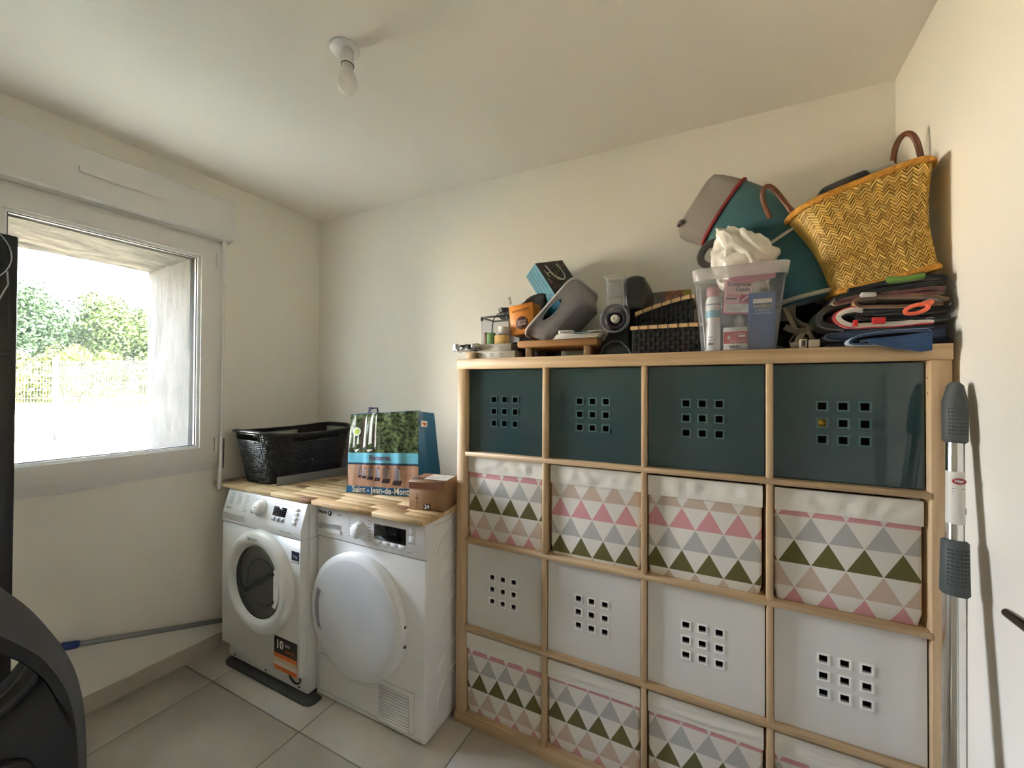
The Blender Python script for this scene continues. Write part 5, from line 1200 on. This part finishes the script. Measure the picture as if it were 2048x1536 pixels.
obj('bag_tail', crumple(subdiv(MB().rbox(-.07, .07, -.03, .03, -.045, .05, .02, 2), 3), .012, 30, 2), MATS['thin_white_plastic'], wbg, M=T(1.03, .07, 1.735))

# ------------------------------------------------------------------ rolled baby carrier
bc = thing('baby_carrier', 'rolled teal and grey baby carrier with red piping behind the tub', 'baby carrier', (1.10, .24, 1.65))
TL = mat('teal_fabric', (.004, .062, .080), .75, bump=.12, bscale=120, sheen=.25); GF = mat('grey_fabric', (.20, .18, .165), .85, bump=.12, bscale=160, sheen=.2); RP = mat('red_piping', (.20, .006, .010), .5); CP = mat('cream_piping', (.38, .35, .29), .7); NV = mat('black_mesh_fabric', (.004, .004, .006), .9)
ax = smooth([(.955, .300, 2.018), (.990, .285, 1.995), (1.040, .265, 1.955), (1.105, .235, 1.885), (1.155, .205, 1.800), (1.180, .180, 1.715), (1.195, .165, 1.64)], 2)
ax = [Vector(p) + Vector((.006, -.030, -.022)) for p in ax]
def ringat(i, a, b, e=2.6, n=36):
    t_ = (ax[min(i + 1, len(ax) - 1)] - ax[max(i - 1, 0)]).normalized(); w = Vector((0, 1, 0)); u_ = t_.cross(w).normalized()
    out = []
    for k in range(n):
        th_ = 2 * PI * k / n; c, s_ = math.cos(th_), math.sin(th_)
        out.append(ax[i] + u_ * a * abs(c) ** (2 / e) * (1 if c >= 0 else -1) + w * b * abs(s_) ** (2 / e) * (1 if s_ >= 0 else -1))
    return out
N = len(ax)
def width(i):
    f = i / (N - 1); return .128 - .050 * min(1, f / .8)
i1 = int(N * .14); i2 = int(N * .56); i3 = int(N * .90)
def seg(nm, a, b, m, e=2.6, sc=1.0, cap0=False, cap1=False):
    rs = []
    for i in range(a, b + 1):
        f = (i - a) / max(1, b - a); bul = 1 + .05 * math.sin(PI * f); rs.append(ringat(i, width(i) * bul * sc, .078 * bul * sc, e))
    obj(nm, MB().loft(rs, 0, True, cap0, cap1), m, bc)
seg('teal_body', i1, i2, TL); seg('teal_lower_body', i2, N - 1, TL, sc=.98, cap1=True)
# grey boxy head
u0 = (ax[1] - ax[0]).normalized(); w0 = Vector((0, 1, 0)); p0 = u0.cross(w0).normalized()
def hd(a, b, c): return ax[i1] - u0 * a + p0 * b + w0 * c
rs = []
for a, s_, e in ((0, 1.0, 2.6), (.03, 1.0, 3.0), (.08, .98, 3.8), (.112, .93, 4.5), (.122, .80, 4.5), (.126, .4, 4)):
    rs.append([hd(a, width(i1) * s_ * 1.0 * math.copysign(abs(math.cos(t_)) ** (2 / e), math.cos(t_)), .078 * s_ * math.copysign(abs(math.sin(t_)) ** (2 / e), math.sin(t_))) for t_ in [2 * PI * k / 36 for k in range(36)]])
obj('grey_head', MB().loft(rs, 0, True, False, True), GF, bc)
obj('red_piping', MB().tube([p for p in ringat(i1, width(i1) * 1.02, .082)], .0062, 8, closed=True), RP, bc)
obj('cream_piping', MB().tube([p for p in ringat(i2, width(i2) * 1.05, .084)], .0052, 8, closed=True), CP, bc)
obj('cream_piping', MB().tube([p for p in ringat(i3, width(i3) * 1.02, .082)], .0068, 8, closed=True), CP, bc)
obj('loop_tag', MB().tube(smooth([tuple(hd(.110, -.085, -.04)), tuple(hd(.128, -.105, -.06)), (.832, .22, 1.975), (.842, .22, 1.968), tuple(hd(.108, -.100, -.04))], 2), .006, 8, flat=(1, .35)), GF, bc)
obj('side_strap', MB().tube(smooth([(.965, .15, 1.855), (.925, .145, 1.850), (.900, .14, 1.815), (.902, .14, 1.785), (.935, .14, 1.765), (.975, .14, 1.77)], 2), .0125, 8, flat=(1, .35)), mat('strap_grey', (.07, .065, .06), .8), bc)
# grey flaps and dark lower part
me = subdiv(MB().rbox(-.065, .055, -.04, .05, -.045, .045, .02, 2), 2); crumple(me, .010, 16, 3); obj('grey_flap', me, GF, bc, M=T(1.222, .175, 1.665) @ RY(35))
me = subdiv(MB().rbox(-.055, .085, -.08, .08, -.11, .11, .03, 3), 2); crumple(me, .016, 12, 8); obj('dark_padding', me, NV, bc, M=T(1.185, .22, 1.600))
me = subdiv(MB().rbox(-.02, .02, -.006, .006, -.075, .06, .004, 2), 2); crumple(me, .006, 20, 2); obj('grey_strip', me, GF, bc, M=T(1.150, .105, 1.640) @ RY(6))
STB = mat('beige_strap', (.17, .14, .105), .8); BKL = mat('buckle_beige', (.36, .30, .23), .45)
bk = thing('carrier_straps', 'tangled beige webbing straps with a plastic buckle beside the tub', 'straps', (1.17, .08, ZT))
for k, pth in enumerate(([(1.135, .12, 1.62), (1.145, .08, 1.58), (1.165, .055, 1.545), (1.190, .05, 1.535), (1.150, .045, 1.515), (1.140, .05, 1.49)], [(1.13, .06, 1.54), (1.16, .05, 1.522), (1.19, .055, 1.53), (1.215, .08, 1.545)], [(1.138, .02, ZT + .008), (1.150, .018, ZT + .010), (1.162, .018, ZT + .013)], [(1.20, .1, 1.50), (1.17, .06, 1.50), (1.145, .055, 1.56), (1.135, .08, 1.60)], [(1.155, .04, 1.476), (1.165, .05, 1.51), (1.18, .05, 1.53), (1.20, .06, 1.50), (1.215, .08, 1.476)])):
    obj('strap', MB().tube(smooth(pth, 2), .010, 8, flat=(1, .22)), STB, bk)
obj('buckle', MB().rbox(1.158, 1.176, .006, .018, ZT + .001, ZT + .026, .003).rbox(1.178, 1.205, .005, .017, ZT + .001, ZT + .024, .004), BKL, bk)
obj('buckle_slot', MB().rbox(1.162, 1.171, .0048, .006, ZT + .005, ZT + .022, .0004, 1), mat('slot_dark', (.06, .05, .04), .6), bk)

# ------------------------------------------------------------------ pile of folded clothes
def folded(label, path, y0, y1, th_, m, seed, m2=None, cat_='clothes', wob=.004, name='folded_garment'):
    """sheet with the section path (x,z) swept from y0 to y1, folded ends toward the viewer"""
    t = thing(name, label, cat_, (sum(p[0] for p in path) / len(path), (y0 + y1) / 2, min(p[1] for p in path)), 'folded clothes on the shelf')
    P_ = smooth([(x, z) for x, z in path], 3); n = len(P_); ny = 14
    def nrm(i):
        a = P_[max(i - 1, 0)]; b = P_[min(i + 1, n - 1)]; d = (b[0] - a[0], b[1] - a[1]); l = math.hypot(*d) or 1; return (-d[1] / l, d[0] / l)
    def sheet(s_, thk, nm, mm, yo=0):
        mb = MB(); rows = []
        for j in range(ny + 1):
            y = y0 + yo + (y1 - y0 - yo) * j / ny; top = []; bot = []
            for i, (x, z) in enumerate(P_):
                nx_, nz_ = nrm(i); w = noise.noise(Vector((x * 14, y * 14, z * 40 + seed))) * wob; dy = noise.noise(Vector((x * 20, z * 30, seed))) * .006 if j == 0 else 0
                top.append((x + nx_ * (thk / 2 + s_), y + dy, z + w + nz_ * (thk / 2 + s_))); bot.append((x - nx_ * (thk / 2 - s_), y + dy, z + w - nz_ * (thk / 2 - s_)))
            rows.append(top + bot[::-1])
        mb.loft(rows, 0, True, True, True); obj(nm, mb, mm, t)
    sheet(0, th_, 'fabric', m)
    if m2: sheet(th_ * .62, th_ * .25, 'lining', m2, .001)
    return t
def cloth(nm, c, **k): return mat(nm, c, .9, bump=.25, bscale=90, sheen=.25, **k)
DEN = cloth('denim_blue', (.016, .052, .15), var=.18, vscale=40); NAVY2 = cloth('navy_denim', (.004, .007, .022)); WHT = cloth('white_cotton', (.52, .50, .47)); LBL = cloth('light_blue_lining', (.38, .45, .55), var=.2, vscale=120); BLC = cloth('black_cotton', (.003, .003, .004)); RED = cloth('red_cotton', (.45, .012, .012)); BRN = cloth('brown_patchwork', (.14, .08, .045), var=.5, vscale=25); MAR = cloth('maroon_floral', (.12, .03, .03), var=.6, vscale=40); OLV = cloth('dark_olive', (.035, .032, .024)); COR = cloth('coral_fabric', (.75, .13, .06))
zb = ZT + .004
folded('navy jeans folded at the very bottom of the clothes pile', [(1.228, zb + .002), (1.46, zb + .003), (1.470, zb + .010), (1.46, zb + .017), (1.232, zb + .018), (1.222, zb + .026), (1.234, zb + .034), (1.462, zb + .036), (1.466, zb + .042), (1.45, zb + .044), (1.26, zb + .044)], .020, .30, .0055, NAVY2, 1, cloth('navy_seam', (.02, .04, .09)))
folded('mid-blue denim with pale lining hanging over the shelf edge', [(1.424, ZT - .016), (1.418, ZT - .008), (1.395, ZT - .0005), (1.34, ZT + .003), (1.268, ZT + .004), (1.262, ZT + .012), (1.285, ZT + .026), (1.34, ZT + .033), (1.41, ZT + .036), (1.424, ZT + .030), (1.415, ZT + .020), (1.34, ZT + .018), (1.285, ZT + .012)], -.016, .018, .005, DEN, 2, LBL, wob=.001)
_fl = MB().prism([(1.300, ZT + .012), (1.425, ZT + .030), (1.424, ZT - .018), (1.405, ZT - .021), (1.360, ZT - .012), (1.305, ZT + .004)], lambda a, b, d: (a, d, b), -.021, -.017); obj('hanging_flap', _fl, DEN, bpy.data.objects['folded_garment.001'])
folded('white garment with red stripes in the lower clothes pile', [(1.44, zb + .056), (1.30, zb + .052), (1.262, zb + .058), (1.245, zb + .074), (1.252, zb + .092), (1.275, zb + .098), (1.30, zb + .094)], .014, .28, .012, WHT, 3, RED)
o_ = MB()
for (xa, xb, z_) in ((1.278, 1.288, zb + .060), (1.318, 1.345, zb + .064)): o_.rbox(xa, xb, .006, .016, z_ - .010, z_ + .008, .002)
folded('black trousers folded in the middle of the clothes pile', [(1.47, zb + .062), (1.30, zb + .070), (1.285, zb + .078), (1.30, zb + .085), (1.462, zb + .080), (1.468, zb + .090), (1.30, zb + .094)], .012, .30, .009, BLC, 4)
folded('dark patchwork garment with tan rolled hem in the clothes pile', [(1.455, zb + .097), (1.30, zb + .100), (1.284, zb + .108), (1.280, zb + .120), (1.300, zb + .127), (1.37, zb + .124), (1.44, zb + .118), (1.466, zb + .106)], .008, .29, .0065, BRN, 5, cloth('tan_hem', (.42, .25, .10)))
folded('dark olive clothing roll at the left of the clothes pile', [(1.30, zb + .050), (1.225, zb + .052), (1.205, zb + .075), (1.215, zb + .100), (1.245, zb + .114), (1.285, zb + .118)], .030, .28, .014, OLV, 6)
folded('maroon flowered garment near the top of the clothes pile', [(1.46, zb + .126), (1.38, zb + .130), (1.27, zb + .121), (1.240, zb + .116), (1.238, zb + .123), (1.26, zb + .129), (1.34, zb + .134), (1.43, zb + .141), (1.462, zb + .135)], .010, .28, .006, MAR, 7, cloth('khaki_trim', (.20, .17, .10)))
folded('black garment on top of the clothes pile below the straw basket', [(1.25, zb + .128), (1.24, zb + .134), (1.26, zb + .141), (1.44, zb + .150), (1.466, zb + .160), (1.45, zb + .171), (1.36, zb + .166), (1.27, zb + .150)], .010, .30, .010, BLC, 8)
t = thing('green_cloth', 'bright green bit of cloth peeking out under the straw basket', 'cloth', (1.40, .03, 1.64)); me = subdiv(MB().rbox(1.345, 1.425, .004, .06, 1.636, 1.652, .006, 2), 1); crumple(me, .006, 20, 5); obj('fabric', me, cloth('green_cotton', (.10, .22, .03)), t)
t = thing('coral_headband', 'coral fabric loop sticking out of the clothes pile', 'headband', (1.405, .0, 1.555)); obj('band', MB().tube([(1.402 + .020 * math.cos(a) + .010 * math.sin(a), -.002, 1.560 + .0115 * math.sin(a)) for a in [2 * PI * k / 28 for k in range(28)]], .0050, 8, closed=True).tube([(1.410, .0, 1.570), (1.430, .004, 1.576), (1.436, .03, 1.576)], [.006, .008, .006], 8), COR, t)
t = thing('white_scrap', 'small white cloth corner above the maroon garment', 'cloth', (1.30, .01, 1.61)); me = subdiv(MB().rbox(1.292, 1.328, .004, .03, 1.600, 1.614, .006, 2), 1); crumple(me, .005, 25, 5); obj('fabric', me, WHT, t)
obj('red_stripe', o_, RED, bpy.data.objects['folded_garment.002'])

# ------------------------------------------------------------------ straw basket
sk = thing('straw_basket', 'woven straw basket with brown leather handles tilted against the right wall', 'basket', (1.36, .12, 1.66))
STR = [mat('straw_%s' % n, c, .55, var=.12, vscale=30) for n, c in (('gold', (.56, .36, .075)), ('pale', (.66, .46, .13)), ('deep', (.45, .275, .055)))]
RIMM = mat('straw_rim', (.52, .245, .022), .65, bump=.6, bscale=150)
TLc, TRc, BRc, BLc = Vector((1.143, .02, 1.880)), Vector((1.474, .02, 1.972)), Vector((1.472, .02, 1.678)), Vector((1.240, .02, 1.624))
def sb_pt(u, v, back=False, off=0.0):
    """u 0..1 left to right, v 0..1 bottom to top, on the rounded front (or back) face"""
    l = BLc.lerp(TLc, v) + Vector((.012, 0, .006)) * math.sin(PI * v); r = BRc.lerp(TRc, v) + Vector((-.016, 0, 0)) * math.sin(PI * v)
    p = l.lerp(r, u); dep = .055 + .045 * v; ymid = .028 + dep
    k = (1 - abs(2 * u - 1) ** 5) ** .5 * dep + off
    p.z += -.006 * math.sin(PI * u) * (1 - v) + .004 * math.sin(PI * u) * v
    return Vector((p.x, ymid + (k if back else -k), p.z))
def us(f): return .5 - .5 * math.cos(PI * f)   # finer near the ends
for bk_ in (False, True):
    mb = MB(); nu, nv = 34, 14
    vs_ = [sb_pt(us(i / nu), j / nv, bk_) for j in range(nv + 1) for i in range(nu + 1)]
    mb.add(vs_, [(j * (nu + 1) + i, j * (nu + 1) + i + 1, (j + 1) * (nu + 1) + i + 1, (j + 1) * (nu + 1) + i) for j in range(nv) for i in range(nu)], 0, True)
    obj('straw_back' if bk_ else 'straw_front', mb, STR[2], sk)
bot = [sb_pt(us(i / 20), 0) for i in range(21)] + [sb_pt(us(i / 20), 0, True) for i in range(20, -1, -1)]
obj('straw_bottom', MB().add(bot, [list(range(len(bot)))]), STR[2], sk)
rnd = random.Random(21)
strips = [MB(), MB(), MB()]
ncol, nrow = 25, 29
for i in range(ncol):
    for j in range(nrow):
        s_ = 1 if i % 2 else -1
        uc = (i + .5) / ncol; vc = (j + .5 + rnd.uniform(-.12, .12)) / nrow; hw = .66 / ncol; hh_ = .37 / nrow; sl = s_ * rnd.uniform(.75, 1.1) / nrow
        def c_(a, b, off): 
            u_ = min(1, max(0, uc + a * hw)); v_ = min(.995, max(.005, vc + b * hh_ + a * sl)); return sb_pt(u_, v_, False, off)
        o0, o1 = -.0004, .0030 + rnd.random() * .0020
        q = [c_(-1, -1, o0), c_(1, -1, o0), c_(1, 1, o0), c_(-1, 1, o0), c_(-.75, -.7, o1), c_(.75, -.7, o1), c_(.75, .7, o1), c_(-.75, .7, o1)]
        strips[rnd.choice((0, 0, 0, 1, 1, 2))].add(q, [(4, 5, 6, 7), (0, 1, 5, 4), (1, 2, 6, 5), (2, 3, 7, 6), (3, 0, 4, 7)])
for k, mb in enumerate(strips): o = obj('straw_strands', mb, STR[k], sk); o['kind'] = 'stuff'
def edge(v, r):
    lp = [sb_pt(us(i / 24), v, False, .001) for i in range(25)] + [sb_pt(us(i / 24), v, True, .001) for i in range(23, 0, -1)]
    return MB().tube(lp, r, 8, closed=True, flat=(1.25, .9))
obj('top_rim', edge(.985, .0085), RIMM, sk); obj('bottom_rim', edge(.006, .0075), RIMM, sk)
LEA = mat('brown_leather', (.11, .032, .012), .42)
obj('handle', MB().tube(smooth([(1.415, .175, 1.97), (1.412, .17, 2.035), (1.418, .165, 2.075), (1.435, .16, 2.098), (1.455, .16, 2.085), (1.468, .16, 2.03), (1.472, .16, 1.97)], 3), .0075, 8, flat=(1, .55)), LEA, sk)
obj('handle', MB().tube(smooth([(1.160, .085, 1.880), (1.140, .085, 1.915), (1.110, .085, 1.968), (1.092, .085, 1.985), (1.078, .088, 1.980), (1.076, .095, 1.950), (1.100, .12, 1.895)], 3), .0080, 8, flat=(1, .6)), LEA, sk)
me = subdiv(MB().rbox(-.08, .05, -.05, .05, -.03, .035, .02, 2), 2); crumple(me, .010, 18, 4); o = obj('black_cloth', me, BLC, None, M=T(1.300, .125, 1.938) @ RY(-16)); tag(o, 'black cloth peeking over the rim inside the straw basket', 'cloth')
me = subdiv(MB().rbox(-.04, .05, -.04, .04, -.02, .02, .015, 2), 2); crumple(me, .010, 20, 2); o = obj('grey_cloth', me, cloth('pale_grey_cloth', (.35, .35, .33)), None, M=T(1.345, .13, 1.970) @ RY(-10)); tag(o, 'pale grey cloth beside the black one in the straw basket', 'cloth')
